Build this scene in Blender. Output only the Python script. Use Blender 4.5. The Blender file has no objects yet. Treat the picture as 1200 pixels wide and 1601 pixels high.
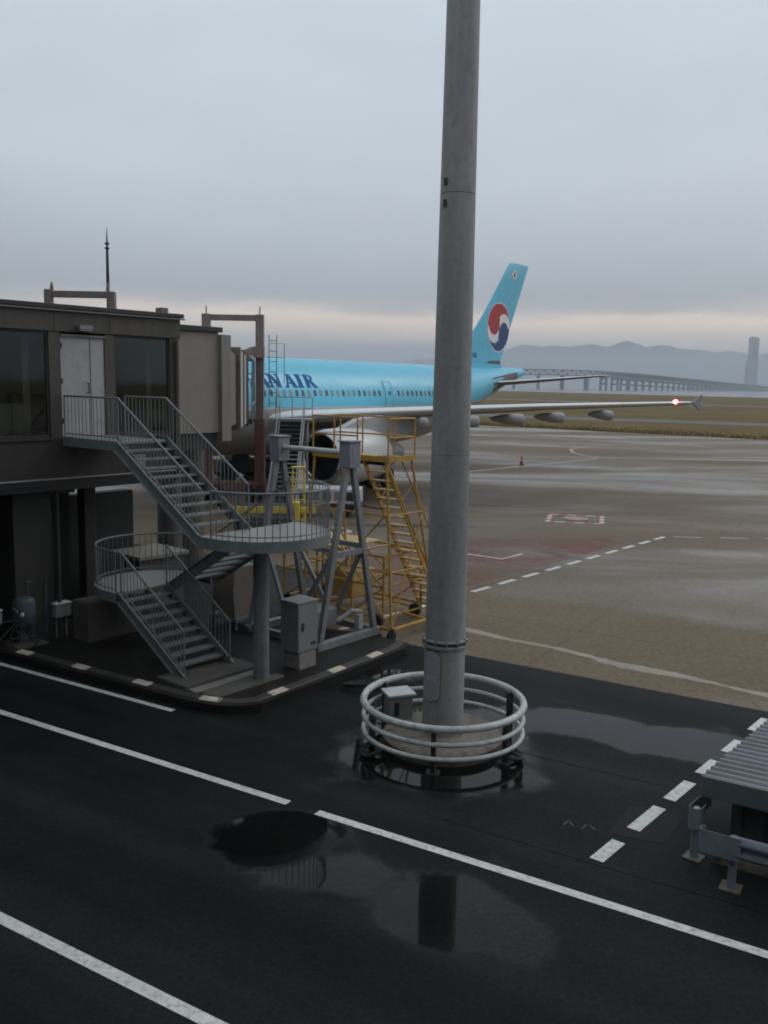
import bpy, bmesh, math, random
from math import sin, cos, pi, radians, sqrt, atan2
from mathutils import Vector, Matrix
random.seed(7)
S = bpy.context.scene
C = S.collection

# ------------------------------------------------------------------ camera
F_PX, PITCH, ROLL, CAM_H = 1418.5, 0.142546, 0.0188835, 6.379
cd = bpy.data.cameras.new('camera'); cam = bpy.data.objects.new('camera', cd); C.objects.link(cam)
cd.sensor_fit = 'VERTICAL'; cd.sensor_height = 24.0; cd.lens = 24.0 * F_PX / 1601.0
cd.clip_start = 0.1; cd.clip_end = 60000
fw = Vector((0, cos(PITCH), -sin(PITCH))); up0 = Vector((0, sin(PITCH), cos(PITCH))); rt0 = Vector((1, 0, 0))
rt = rt0 * cos(ROLL) + up0 * sin(ROLL); up = -rt0 * sin(ROLL) + up0 * cos(ROLL)
M4 = Matrix((rt, up, -fw)).transposed().to_4x4(); M4.translation = (0, 0, CAM_H)
cam.matrix_world = M4
S.camera = cam

# ------------------------------------------------------------------ world, sun, exposure
SUN_EL, SUN_AZ = radians(38), radians(62)     # azimuth clockwise from +Y
w = bpy.data.worlds.new('World'); S.world = w; w.use_nodes = True
nt = w.node_tree; nt.nodes.clear()
def N(t, **k):
    n = nt.nodes.new(t)
    for a, b in k.items(): setattr(n, a, b)
    return n
L = lambda a, b: nt.links.new(a, b)
out = N('ShaderNodeOutputWorld'); bg = N('ShaderNodeBackground'); L(bg.outputs[0], out.inputs[0])
sky = N('ShaderNodeTexSky', sky_type='NISHITA', sun_disc=False, sun_elevation=SUN_EL, sun_rotation=SUN_AZ)
sky.air_density = 1.5; sky.dust_density = 3.0
tc = N('ShaderNodeTexCoord'); sp = N('ShaderNodeSeparateXYZ'); L(tc.outputs['Generated'], sp.inputs[0])
# overcast layer: colour by elevation, broken by flat cloud banks
ramp = N('ShaderNodeValToRGB'); cr = ramp.color_ramp
stops = [(0.0, (.42, .47, .54)), (.014, (.43, .475, .54)), (.036, (.45, .48, .53)), (.050, (.80, .70, .61)), (.068, (1.0, .84, .71)),
         (.080, (.55, .53, .53)), (.094, (.40, .44, .485)), (.13, (.445, .495, .55)), (.20, (.535, .59, .645)), (.40, (.578, .643, .713)), (1.0, (.578, .643, .713))]
while len(cr.elements) < len(stops): cr.elements.new(.5)
for e, (p, c) in zip(cr.elements, stops): e.position = p; e.color = (*c, 1)
mp = N('ShaderNodeMapping'); mp.inputs['Scale'].default_value = (1.6, 1.6, 11); L(tc.outputs['Generated'], mp.inputs[0])
nz = N('ShaderNodeTexNoise'); nz.inputs['Scale'].default_value = 2.6; nz.inputs['Detail'].default_value = 7; nz.inputs['Roughness'].default_value = .58
L(mp.outputs[0], nz.inputs['Vector'])
# cloud banks wobble the elevation that the ramp sees
wob = N('ShaderNodeMath', operation='MULTIPLY_ADD'); L(nz.outputs['Fac'], wob.inputs[0]); wob.inputs[1].default_value = .044; wob.inputs[2].default_value = -.022
ad = N('ShaderNodeMath', operation='ADD'); L(sp.outputs['Z'], ad.inputs[0]); L(wob.outputs[0], ad.inputs[1])
L(ad.outputs[0], ramp.inputs[0])
mp2 = N('ShaderNodeMapping'); mp2.inputs['Scale'].default_value = (2.2, 2.2, 6); L(tc.outputs['Generated'], mp2.inputs[0])
nz2 = N('ShaderNodeTexNoise'); nz2.inputs['Scale'].default_value = 1.7; nz2.inputs['Detail'].default_value = 6; L(mp2.outputs[0], nz2.inputs['Vector'])
mr = N('ShaderNodeMapRange'); L(nz2.outputs['Fac'], mr.inputs[0]); mr.inputs[1].default_value = .3; mr.inputs[2].default_value = .7; mr.inputs[3].default_value = .955; mr.inputs[4].default_value = 1.045
mul = N('ShaderNodeVectorMath', operation='SCALE'); L(ramp.outputs[0], mul.inputs[0]); L(mr.outputs[0], mul.inputs['Scale'])
sk = N('ShaderNodeVectorMath', operation='SCALE'); L(sky.outputs[0], sk.inputs[0]); sk.inputs['Scale'].default_value = .06
mix = N('ShaderNodeMix', data_type='RGBA'); mix.inputs[0].default_value = .9
L(sk.outputs[0], mix.inputs[6]); L(mul.outputs[0], mix.inputs[7]); L(mix.outputs[2], bg.inputs[0]); bg.inputs[1].default_value = 1.0

sl = bpy.data.lights.new('sun', 'SUN'); sl.energy = .5; sl.angle = radians(25); sl.color = (1, .95, .89)
so = bpy.data.objects.new('sun', sl); C.objects.link(so)
sd = Vector((sin(SUN_AZ) * cos(SUN_EL), cos(SUN_AZ) * cos(SUN_EL), sin(SUN_EL)))
so.rotation_euler = sd.to_track_quat('Z', 'Y').to_euler()
vs = S.view_settings; vs.view_transform = 'Standard'; vs.look = 'None'; vs.gamma = 1; vs.use_curve_mapping = False
vs.exposure = 0.25
S.render.engine = 'CYCLES'
S.cycles.volume_bounces = 0; S.cycles.max_bounces = 5; S.cycles.transparent_max_bounces = 8; S.cycles.diffuse_bounces = 3; S.cycles.glossy_bounces = 3; S.cycles.transmission_bounces = 2; S.cycles.caustics_reflective = False; S.cycles.caustics_refractive = False
S.cycles.use_adaptive_sampling = True; S.cycles.adaptive_threshold = .02; S.cycles.filter_width = 1.9
w.cycles.sampling_method = 'MANUAL'; w.cycles.sample_map_resolution = 512

# ------------------------------------------------------------------ materials
MATS = {}
def mat(name, col, rough=.6, metal=0.0, var=.25, scale=3.0, bump=0.0, bscale=40.0, streak=False, dirt=None, dirt_amt=0.0, spec=.5, emit=None, estr=0.0, alpha=None):
    m = bpy.data.materials.new(name); m.use_nodes = True; t = m.node_tree; b = t.nodes['Principled BSDF']
    b.inputs['Roughness'].default_value = rough; b.inputs['Metallic'].default_value = metal
    b.inputs['Specular IOR Level'].default_value = spec
    tcn = t.nodes.new('ShaderNodeTexCoord'); mpn = t.nodes.new('ShaderNodeMapping'); t.links.new(tcn.outputs['Object'], mpn.inputs[0])
    mpn.inputs['Scale'].default_value = (1, 1, .12) if streak else (1, 1, 1)
    n = t.nodes.new('ShaderNodeTexNoise'); n.inputs['Scale'].default_value = scale; n.inputs['Detail'].default_value = 8; n.inputs['Roughness'].default_value = .62
    t.links.new(mpn.outputs[0], n.inputs['Vector'])
    r = t.nodes.new('ShaderNodeMapRange'); t.links.new(n.outputs['Fac'], r.inputs[0]); r.inputs[1].default_value = .28; r.inputs[2].default_value = .72
    r.inputs[3].default_value = 1 - var; r.inputs[4].default_value = 1 + var * .7
    sc = t.nodes.new('ShaderNodeVectorMath'); sc.operation = 'SCALE'; sc.inputs[0].default_value = col; t.links.new(r.outputs[0], sc.inputs['Scale'])
    colout = sc.outputs[0]
    if dirt:
        n2 = t.nodes.new('ShaderNodeTexNoise'); n2.inputs['Scale'].default_value = scale * 2.3; n2.inputs['Detail'].default_value = 9; n2.inputs['Roughness'].default_value = .7
        t.links.new(tcn.outputs['Object'], n2.inputs['Vector'])
        r2 = t.nodes.new('ShaderNodeMapRange'); t.links.new(n2.outputs['Fac'], r2.inputs[0]); r2.inputs[1].default_value = .5; r2.inputs[2].default_value = .7; r2.inputs[3].default_value = 0; r2.inputs[4].default_value = dirt_amt
        mx = t.nodes.new('ShaderNodeMix'); mx.data_type = 'RGBA'; t.links.new(r2.outputs[0], mx.inputs[0]); t.links.new(colout, mx.inputs[6]); mx.inputs[7].default_value = (*dirt, 1)
        colout = mx.outputs[2]
    t.links.new(colout, b.inputs['Base Color'])
    rr = t.nodes.new('ShaderNodeMapRange'); t.links.new(n.outputs['Fac'], rr.inputs[0]); rr.inputs[1].default_value = .3; rr.inputs[2].default_value = .7
    rr.inputs[3].default_value = max(.02, rough - .1); rr.inputs[4].default_value = min(1, rough + .1); t.links.new(rr.outputs[0], b.inputs['Roughness'])
    if bump:
        nb = t.nodes.new('ShaderNodeTexNoise'); nb.inputs['Scale'].default_value = bscale; nb.inputs['Detail'].default_value = 4; t.links.new(tcn.outputs['Object'], nb.inputs['Vector'])
        bp = t.nodes.new('ShaderNodeBump'); bp.inputs['Strength'].default_value = bump; bp.inputs['Distance'].default_value = .01
        t.links.new(nb.outputs['Fac'], bp.inputs['Height']); t.links.new(bp.outputs[0], b.inputs['Normal'])
    if emit: b.inputs['Emission Color'].default_value = (*emit, 1); b.inputs['Emission Strength'].default_value = estr
    if alpha is not None: b.inputs['Alpha'].default_value = alpha
    MATS[name] = m; return m

mat('galv', (.17, .19, .19), .5, .0, .25, 4, dirt=(.09, .08, .07), dirt_amt=.5)
mat('galv_tread', (.20, .205, .20), .55, .0, .3, 6, dirt=(.08, .075, .065), dirt_amt=.6, bump=.3, bscale=60)
mat('landing_steel', (.26, .25, .235), .42, .0, .25, 2.5, dirt=(.12, .115, .105), dirt_amt=.5)
mat('pole_paint', (.28, .275, .265), .6, 0, .3, 3.0, streak=True, dirt=(.13, .12, .10), dirt_amt=.5)
mat('pole_cover', (.29, .30, .31), .5, 0, .12, 4)
mat('ring_white', (.50, .525, .50), .48, 0, .25, 3, dirt=(.20, .16, .11), dirt_amt=.75)
mat('cladding', (.074, .063, .053), .55, 0, .4, 2.2, streak=True, dirt=(.045, .04, .035), dirt_amt=.6)
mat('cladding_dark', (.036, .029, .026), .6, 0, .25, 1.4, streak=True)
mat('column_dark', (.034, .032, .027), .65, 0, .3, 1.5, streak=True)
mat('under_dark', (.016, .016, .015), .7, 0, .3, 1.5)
mat('roof_trim', (.03, .03, .032), .5, 0, .2, 2)
mat('trim_light', (.16, .14, .13), .5, 0, .15, 2)
mat('door_white', (.38, .365, .365), .5, 0, .12, 1.6, streak=True, dirt=(.24, .22, .22), dirt_amt=.6)
mat('beige_panel', (.28, .235, .20), .6, 0, .12, 2.2, streak=True, dirt=(.2, .175, .15), dirt_amt=.5)
mat('frame_taupe', (.24, .22, .195), .55, 0, .15, 2, streak=True)
mat('tunnel_brown', (.16, .12, .10), .6, 0, .2, 2, streak=True)
mat('tunnel_light', (.40, .38, .35), .55, 0, .15, 2, streak=True)
mat('post_brown', (.21, .165, .145), .55, 0, .2, 2, dirt=(.14, .06, .045), dirt_amt=.6)
mat('post_red', (.17, .075, .06), .55, 0, .25, 2)
mat('black_rubber', (.012, .012, .012), .7, 0, .3, 8)
mat('interior', (.11, .085, .055), .8, 0, .4, 1.5)
mat('interior_panel', (.2, .25, .24), .7, 0, .2, 2)
mat('curtain', (.34, .32, .25), .8, 0, .2, 5, streak=True)
mat('yellow', (.47, .27, .045), .55, 0, .3, 5, dirt=(.17, .10, .04), dirt_amt=.7)
mat('yellow_deck', (.50, .34, .12), .6, 0, .25, 3, dirt=(.25, .18, .09), dirt_amt=.5)
mat('yellow_bright', (.70, .52, .06), .5, 0, .2, 4)
mat('cab_grey', (.22, .225, .22), .5, 0, .14, 3, streak=True, dirt=(.15, .14, .13), dirt_amt=.4)
mat('gantry_grey', (.21, .215, .22), .5, 0, .2, 3, dirt=(.11, .10, .09), dirt_amt=.5)
mat('head_grey', (.22, .23, .255), .5, 0, .15, 3)
mat('conc', (.26, .245, .215), .75, 0, .25, 3, dirt=(.12, .11, .09), dirt_amt=.7, bump=.3, bscale=25)
mat('conc_dark', (.09, .085, .072), .6, 0, .3, 2.5, dirt=(.06, .055, .045), dirt_amt=.6, bump=.3, bscale=25)
mat('conc_brown', (.17, .145, .112), .6, 0, .5, 2.5, dirt=(.035, .03, .025), dirt_amt=.95, bump=.3, bscale=25)
mat('kerb_dark', (.045, .04, .037), .55, 0, .3, 4, bump=.3)
mat('kerb_mark', (.60, .54, .43), .6, 0, .3, 6, dirt=(.12, .10, .08), dirt_amt=.7)
mat('box_lid', (.52, .52, .52), .5, 0, .12, 4)
mat('box_body', (.25, .25, .235), .6, 0, .2, 3)
mat('shed_roof', (.275, .285, .30), .42, .0, .2, 2.2, dirt=(.2, .16, .15), dirt_amt=.35)
mat('shed_side', (.12, .145, .15), .5, 0, .2, 2)
mat('shed_dark', (.075, .085, .085), .7, 0, .2, 2)
mat('rail_steel', (.22, .25, .285), .4, .0, .18, 3, dirt=(.13, .12, .11), dirt_amt=.4)
mat('plane_blue', (.127, .51, .68), .32, 0, .05, .4, spec=.4)
mat('plane_grey', (.40, .385, .37), .38, 0, .08, .6)
mat('plane_navy', (.01, .045, .17), .4, 0, .1, 1)
mat('plane_text', (.008, .10, .30), .6, 0, .1, 1, spec=.2)
mat('plane_red', (.42, .018, .025), .4, 0, .08, 1)
mat('plane_white', (.78, .78, .77), .35, 0, .06, .8)
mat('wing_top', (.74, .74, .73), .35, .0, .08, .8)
mat('wing_under', (.20, .195, .19), .5, 0, .15, .8)  # shade of the undersides put into the colour; the tip fence shares this grey
mat('fairing', (.27, .27, .275), .5, 0, .15, 1)
mat('plane_window', (.06, .075, .085), .25, 0, .3, .7)
mat('window_shade', (.22, .24, .24), .4, 0, .2, .7)
mat('seal_plate', (.11, .095, .085), .5, .0, .3, 1)
mat('inlet_black', (.008, .008, .009), .5, 0, .2, 2)
mat('fan_grey', (.05, .05, .055), .4, .4, .2, 2)
mat('nacelle', (.56, .55, .54), .35, 0, .08, 1)
mat('nacelle_under', (.42, .39, .37), .4, 0, .15, 1)
mat('lip_metal', (.5, .5, .5), .25, .9, .1, 1)
mat('pylon_grey', (.40, .39, .385), .45, 0, .1, 1)
mat('gear_metal', (.3, .3, .3), .4, .3, .2, 2)
mat('nav_red', (1, .2, .18), .4, emit=(1, .07, .08), estr=14)
mat('nav_core', (1, .8, .75), .4, emit=(1, .75, .68), estr=14)
mat('paint_white', (.66, .66, .62), .5, 0, .18, 5, dirt=(.12, .115, .105), dirt_amt=.75)
mat('paint_worn', (.40, .39, .36), .5, 0, .25, 4, dirt=(.12, .115, .105), dirt_amt=.9)
mat('paint_red', (.30, .05, .045), .5, 0, .3, 1.5, dirt=(.16, .12, .11), dirt_amt=.8)
mat('marking_red', (.50, .09, .075), .5, 0, .25, 2)
mat('paint_pink', (.36, .25, .22), .5, 0, .3, 1.5)
mat('cone_red', (.24, .028, .02), .5, 0, .2, 5)
mat('stair_green', (.035, .06, .05), .55, 0, .3, 4)
mat('stair_frame', (.34, .35, .34), .5, 0, .2, 3)
mat('gse_white', (.55, .55, .56), .45, 0, .15, 3, dirt=(.25, .24, .22), dirt_amt=.5)
mat('gse_dark', (.03, .03, .032), .5, 0, .2, 3)
mat('pump_blue', (.05, .07, .08), .5, 0, .25, 3)
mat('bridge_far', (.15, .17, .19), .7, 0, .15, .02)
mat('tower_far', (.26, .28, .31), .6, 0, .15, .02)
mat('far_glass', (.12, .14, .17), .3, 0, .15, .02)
mat('hose_white', (.4, .4, .4), .5, 0, .2, 4)
mat('terminal_wall', (.20, .20, .20), .6, 0, .2, .3)
mat('chalk', (.085, .085, .085), .7, 0, .3, 5)

def glass(name, tint=(.75, .8, .8), alpha=.25, rough=.04):
    m = bpy.data.materials.new(name); m.use_nodes = True; t = m.node_tree; t.nodes.clear()
    o = t.nodes.new('ShaderNodeOutputMaterial'); tr = t.nodes.new('ShaderNodeBsdfTransparent'); tr.inputs[0].default_value = (*tint, 1)
    g = t.nodes.new('ShaderNodeBsdfGlossy'); g.inputs['Roughness'].default_value = rough; g.inputs[0].default_value = (.8, .85, .88, 1)
    fr = t.nodes.new('ShaderNodeFresnel'); fr.inputs[0].default_value = 1.5
    mx = t.nodes.new('ShaderNodeMixShader'); t.links.new(fr.outputs[0], mx.inputs[0]); t.links.new(tr.outputs[0], mx.inputs[1]); t.links.new(g.outputs[0], mx.inputs[2])
    t.links.new(mx.outputs[0], o.inputs[0]); MATS[name] = m
glass('glass_dark', (.78, .78, .72)); glass('glass_cab', (.30, .42, .50))

def ground_mat(name, col_a, col_b, rough_dry, rough_wet, ellipses=(), wet_scale=.35, wet_thresh=(.5, .62), stretch=(1, 1, 1), rot=0.0, fine=60, bump=.25, joints=None, col_scale=.3, wet_dark=.6, stains=(), spec=(.5, .5), tracks=None):
    """wet pavement: two tones, fine aggregate, puddle mask from noise and pools that lie at given places (world metres)"""
    m = bpy.data.materials.new(name); m.use_nodes = True; t = m.node_tree; b = t.nodes['Principled BSDF']
    nn = lambda k, **kw: (lambda x: ([setattr(x, a, v) for a, v in kw.items()], x)[1])(t.nodes.new(k))
    lk = t.links.new
    tcn = nn('ShaderNodeTexCoord'); mpn = nn('ShaderNodeMapping'); mpn.inputs['Scale'].default_value = stretch; mpn.inputs['Rotation'].default_value = (0, 0, rot)
    lk(tcn.outputs['Object'], mpn.inputs[0])
    n1 = nn('ShaderNodeTexNoise'); n1.inputs['Scale'].default_value = col_scale; n1.inputs['Detail'].default_value = 9; n1.inputs['Roughness'].default_value = .65; lk(mpn.outputs[0], n1.inputs['Vector'])
    r1 = nn('ShaderNodeMapRange'); lk(n1.outputs['Fac'], r1.inputs[0]); r1.inputs[1].default_value = .32; r1.inputs[2].default_value = .68
    mx = nn('ShaderNodeMix', data_type='RGBA'); lk(r1.outputs[0], mx.inputs[0]); mx.inputs[6].default_value = (*col_a, 1); mx.inputs[7].default_value = (*col_b, 1)
    nf = nn('ShaderNodeTexNoise'); nf.inputs['Scale'].default_value = fine; nf.inputs['Detail'].default_value = 3; lk(tcn.outputs['Object'], nf.inputs['Vector'])
    rf = nn('ShaderNodeMapRange'); lk(nf.outputs['Fac'], rf.inputs[0]); rf.inputs[1].default_value = .3; rf.inputs[2].default_value = .7; rf.inputs[3].default_value = .7; rf.inputs[4].default_value = 1.3
    cs = nn('ShaderNodeVectorMath', operation='SCALE'); lk(mx.outputs[2], cs.inputs[0]); lk(rf.outputs[0], cs.inputs['Scale'])
    nm_ = nn('ShaderNodeTexNoise'); nm_.inputs['Scale'].default_value = fine * .22; nm_.inputs['Detail'].default_value = 6; nm_.inputs['Roughness'].default_value = .75; lk(tcn.outputs['Object'], nm_.inputs['Vector'])
    rm_ = nn('ShaderNodeMapRange'); lk(nm_.outputs['Fac'], rm_.inputs[0]); rm_.inputs[1].default_value = .3; rm_.inputs[2].default_value = .7; rm_.inputs[3].default_value = .72; rm_.inputs[4].default_value = 1.28
    cs0 = cs; cs = nn('ShaderNodeVectorMath', operation='SCALE'); lk(cs0.outputs[0], cs.inputs[0]); lk(rm_.outputs[0], cs.inputs['Scale'])
    if tracks:   # worn wheel paths along the lane and darker tar patches
        tm2 = nn('ShaderNodeMapping'); tm2.inputs['Rotation'].default_value = (0, 0, -tracks[0]); lk(tcn.outputs['Object'], tm2.inputs[0]); tm3 = nn('ShaderNodeMapping'); tm3.inputs['Scale'].default_value = (.05, 1.1, 1); lk(tm2.outputs[0], tm3.inputs[0])
        tn_ = nn('ShaderNodeTexNoise'); tn_.inputs['Scale'].default_value = 1.0; tn_.inputs['Detail'].default_value = 5; lk(tm3.outputs[0], tn_.inputs['Vector'])
        tr_ = nn('ShaderNodeMapRange'); lk(tn_.outputs['Fac'], tr_.inputs[0]); tr_.inputs[1].default_value = .35; tr_.inputs[2].default_value = .65; tr_.inputs[3].default_value = tracks[1]; tr_.inputs[4].default_value = 1.35
        cs1 = cs; cs = nn('ShaderNodeVectorMath', operation='SCALE'); lk(cs1.outputs[0], cs.inputs[0]); lk(tr_.outputs[0], cs.inputs['Scale'])
    nw = nn('ShaderNodeTexNoise'); nw.inputs['Scale'].default_value = wet_scale; nw.inputs['Detail'].default_value = 6; nw.inputs['Roughness'].default_value = .55; nw.inputs['Distortion'].default_value = .6; lk(mpn.outputs[0], nw.inputs['Vector'])
    fac = nw.outputs['Fac']
    for (ex, ey, ra, rb, ang, amt) in ellipses:
        em = nn('ShaderNodeMapping', vector_type='TEXTURE'); em.inputs['Location'].default_value = (ex, ey, 0); em.inputs['Rotation'].default_value = (0, 0, ang); em.inputs['Scale'].default_value = (ra, rb, 1)
        lk(tcn.outputs['Object'], em.inputs[0])
        ln = nn('ShaderNodeVectorMath', operation='LENGTH'); lk(em.outputs[0], ln.inputs[0])
        rg = nn('ShaderNodeMapRange', interpolation_type='SMOOTHSTEP'); lk(ln.outputs['Value'], rg.inputs[0]); rg.inputs[1].default_value = 1.15; rg.inputs[2].default_value = .55; rg.inputs[3].default_value = 0; rg.inputs[4].default_value = amt
        a2 = nn('ShaderNodeMath', operation='ADD'); lk(fac, a2.inputs[0]); lk(rg.outputs[0], a2.inputs[1]); fac = a2.outputs[0]
    wm = nn('ShaderNodeMapRange', interpolation_type='SMOOTHSTEP'); lk(fac, wm.inputs[0]); wm.inputs[1].default_value = wet_thresh[0]; wm.inputs[2].default_value = wet_thresh[1]
    wd = nn('ShaderNodeMapRange'); lk(wm.outputs[0], wd.inputs[0]); wd.inputs[3].default_value = 1; wd.inputs[4].default_value = wet_dark
    c2 = nn('ShaderNodeVectorMath', operation='SCALE'); lk(cs.outputs[0], c2.inputs[0]); lk(wd.outputs[0], c2.inputs['Scale'])
    colo = c2.outputs[0]
    if joints:
        px, py, ang, wid, dark = joints
        jm = nn('ShaderNodeMapping'); jm.inputs['Rotation'].default_value = (0, 0, -ang); lk(tcn.outputs['Object'], jm.inputs[0]); js = nn('ShaderNodeSeparateXYZ'); lk(jm.outputs[0], js.inputs[0])
        fs = None
        for ax, per in (('X', px), ('Y', py)):
            dv = nn('ShaderNodeMath', operation='DIVIDE'); lk(js.outputs[ax], dv.inputs[0]); dv.inputs[1].default_value = per
            fr = nn('ShaderNodeMath', operation='FRACT'); lk(dv.outputs[0], fr.inputs[0])
            lt = nn('ShaderNodeMath', operation='LESS_THAN'); lk(fr.outputs[0], lt.inputs[0]); lt.inputs[1].default_value = wid / per
            if fs is None: fs = lt.outputs[0]
            else:
                mm = nn('ShaderNodeMath', operation='MAXIMUM'); lk(fs, mm.inputs[0]); lk(lt.outputs[0], mm.inputs[1]); fs = mm.outputs[0]
        mj = nn('ShaderNodeMath', operation='MULTIPLY'); lk(fs, mj.inputs[0]); mj.inputs[1].default_value = .3
        mxj = nn('ShaderNodeMix', data_type='RGBA'); lk(mj.outputs[0], mxj.inputs[0]); lk(colo, mxj.inputs[6]); mxj.inputs[7].default_value = (*dark, 1); colo = mxj.outputs[2]
    for (ex, ey, ra, rb, ang, colr, amt) in stains:
        em = nn('ShaderNodeMapping', vector_type='TEXTURE'); em.inputs['Location'].default_value = (ex, ey, 0); em.inputs['Rotation'].default_value = (0, 0, ang); em.inputs['Scale'].default_value = (ra, rb, 1)
        nd = nn('ShaderNodeTexNoise'); nd.inputs['Scale'].default_value = 1.1; nd.inputs['Detail'].default_value = 6; lk(tcn.outputs['Object'], nd.inputs['Vector'])
        vm = nn('ShaderNodeVectorMath', operation='MULTIPLY_ADD'); lk(nd.outputs['Color'], vm.inputs[0]); vm.inputs[1].default_value = (1.2, 1.2, 0); lk(tcn.outputs['Object'], vm.inputs[2])
        vb = nn('ShaderNodeVectorMath', operation='SUBTRACT'); lk(vm.outputs[0], vb.inputs[0]); vb.inputs[1].default_value = (.6, .6, 0)
        lk(vb.outputs[0], em.inputs[0]); ln = nn('ShaderNodeVectorMath', operation='LENGTH'); lk(em.outputs[0], ln.inputs[0])
        rg = nn('ShaderNodeMapRange', interpolation_type='SMOOTHSTEP'); lk(ln.outputs['Value'], rg.inputs[0]); rg.inputs[1].default_value = 1.1; rg.inputs[2].default_value = .75; rg.inputs[3].default_value = 0; rg.inputs[4].default_value = amt
        mxs = nn('ShaderNodeMix', data_type='RGBA'); lk(rg.outputs[0], mxs.inputs[0]); lk(colo, mxs.inputs[6]); mxs.inputs[7].default_value = (*colr, 1); colo = mxs.outputs[2]
    lk(colo, b.inputs['Base Color'])
    rr = nn('ShaderNodeMapRange'); lk(wm.outputs[0], rr.inputs[0]); rr.inputs[3].default_value = rough_dry; rr.inputs[4].default_value = rough_wet; lk(rr.outputs[0], b.inputs['Roughness'])
    bs = nn('ShaderNodeMapRange'); lk(wm.outputs[0], bs.inputs[0]); bs.inputs[3].default_value = bump; bs.inputs[4].default_value = 0.0
    bp = nn('ShaderNodeBump'); bp.inputs['Distance'].default_value = .006; lk(bs.outputs[0], bp.inputs['Strength']); lk(nf.outputs['Fac'], bp.inputs['Height']); lk(bp.outputs[0], b.inputs['Normal'])
    b.inputs['IOR'].default_value = 1.33
    ss_ = nn('ShaderNodeMapRange'); lk(wm.outputs[0], ss_.inputs[0]); ss_.inputs[3].default_value = spec[0]; ss_.inputs[4].default_value = spec[1]; sv_ = nn('ShaderNodeMapRange'); lk(nm_.outputs['Fac'], sv_.inputs[0]); sv_.inputs[1].default_value = .3; sv_.inputs[2].default_value = .7; sv_.inputs[3].default_value = .55; sv_.inputs[4].default_value = 1.45
    sm_ = nn('ShaderNodeMath', operation='MULTIPLY'); lk(ss_.outputs[0], sm_.inputs[0]); lk(sv_.outputs[0], sm_.inputs[1]); lk(sm_.outputs[0], b.inputs['Specular IOR Level'])
    MATS[name] = m; return m

RD = atan2(-.515, .857)          # direction of the service road
ground_mat('asphalt', (.0065, .0092, .0082), (.0155, .0175, .0158), .6, .045, spec=(.15, .29), tracks=(RD, .75),
           ellipses=[(1.1, 15.3, 2.5, 2.2, RD, .34), (4.7, 16.0, 3.2, .95, RD + .1, .36), (-1.1, 11.75, 1.45, 1.15, RD, .34), (.75, 10.35, 1.9, .92, RD, .38), (.2, 19.3, .8, .5, RD, .3)],
           wet_scale=.5, wet_thresh=(.60, .80), fine=70, bump=.35, wet_dark=.55)
ground_mat('apron_conc', (.142, .103, .066), (.185, .145, .10), .75, .2, spec=(.22, .5), ellipses=[(6.5, 21.9, 13, 3.4, RD, -.3), (-2, 30, 6, 5, RD, -.15)], wet_scale=.11, wet_thresh=(.32, .68), stretch=(.38, 1, 1), rot=-atan2(-.42, .9), fine=30, bump=.15,
           joints=(7.5, 7.5, RD, .06, (.05, .045, .04)), col_scale=.16, wet_dark=.86,
           stains=[(13.2, 34.9, 1.7, .9, -.2, (.22, .18, .12), .8), (6.7, 33.8, 1.2, .28, -.9, (.02, .02, .018), .85), (1.2, 40.2, 3.2, .5, .0, (.018, .017, .016), .85), (11.5, 40.5, 3.2, .22, -.25, (.2, .16, .1), .7), (-.6, 37.0, 3, .8, 0, (.19, .15, .12), .6)])
ground_mat('taxiway', (.13, .125, .115), (.18, .175, .16), .75, .5, spec=(.2, .3), wet_scale=.05, fine=8, bump=.1, col_scale=.05)
mat('dry_joint', (.30, .25, .19), .6, 0, .3, 1.5)
mat('grass', (.15, .10, .032), .9, 0, .5, .06, dirt=(.06, .068, .022), dirt_amt=.8, spec=.1)
mat('grass_blade', (.15, .105, .035), .9, 0, .5, .25, dirt=(.05, .06, .02), dirt_amt=.8, spec=.1)
mat('sea', (.05, .075, .09), .25, 0, .2, .01)
mat('hill', (.16, .21, .245), .9, 0, .3, .0004)  # pale blue of the distant mist put into the hill colour
mat('island', (.012, .0105, .009), .6, 0, .4, 1.2, spec=.25, dirt=(.03, .025, .019), dirt_amt=.5, bump=.5, bscale=30)

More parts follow.
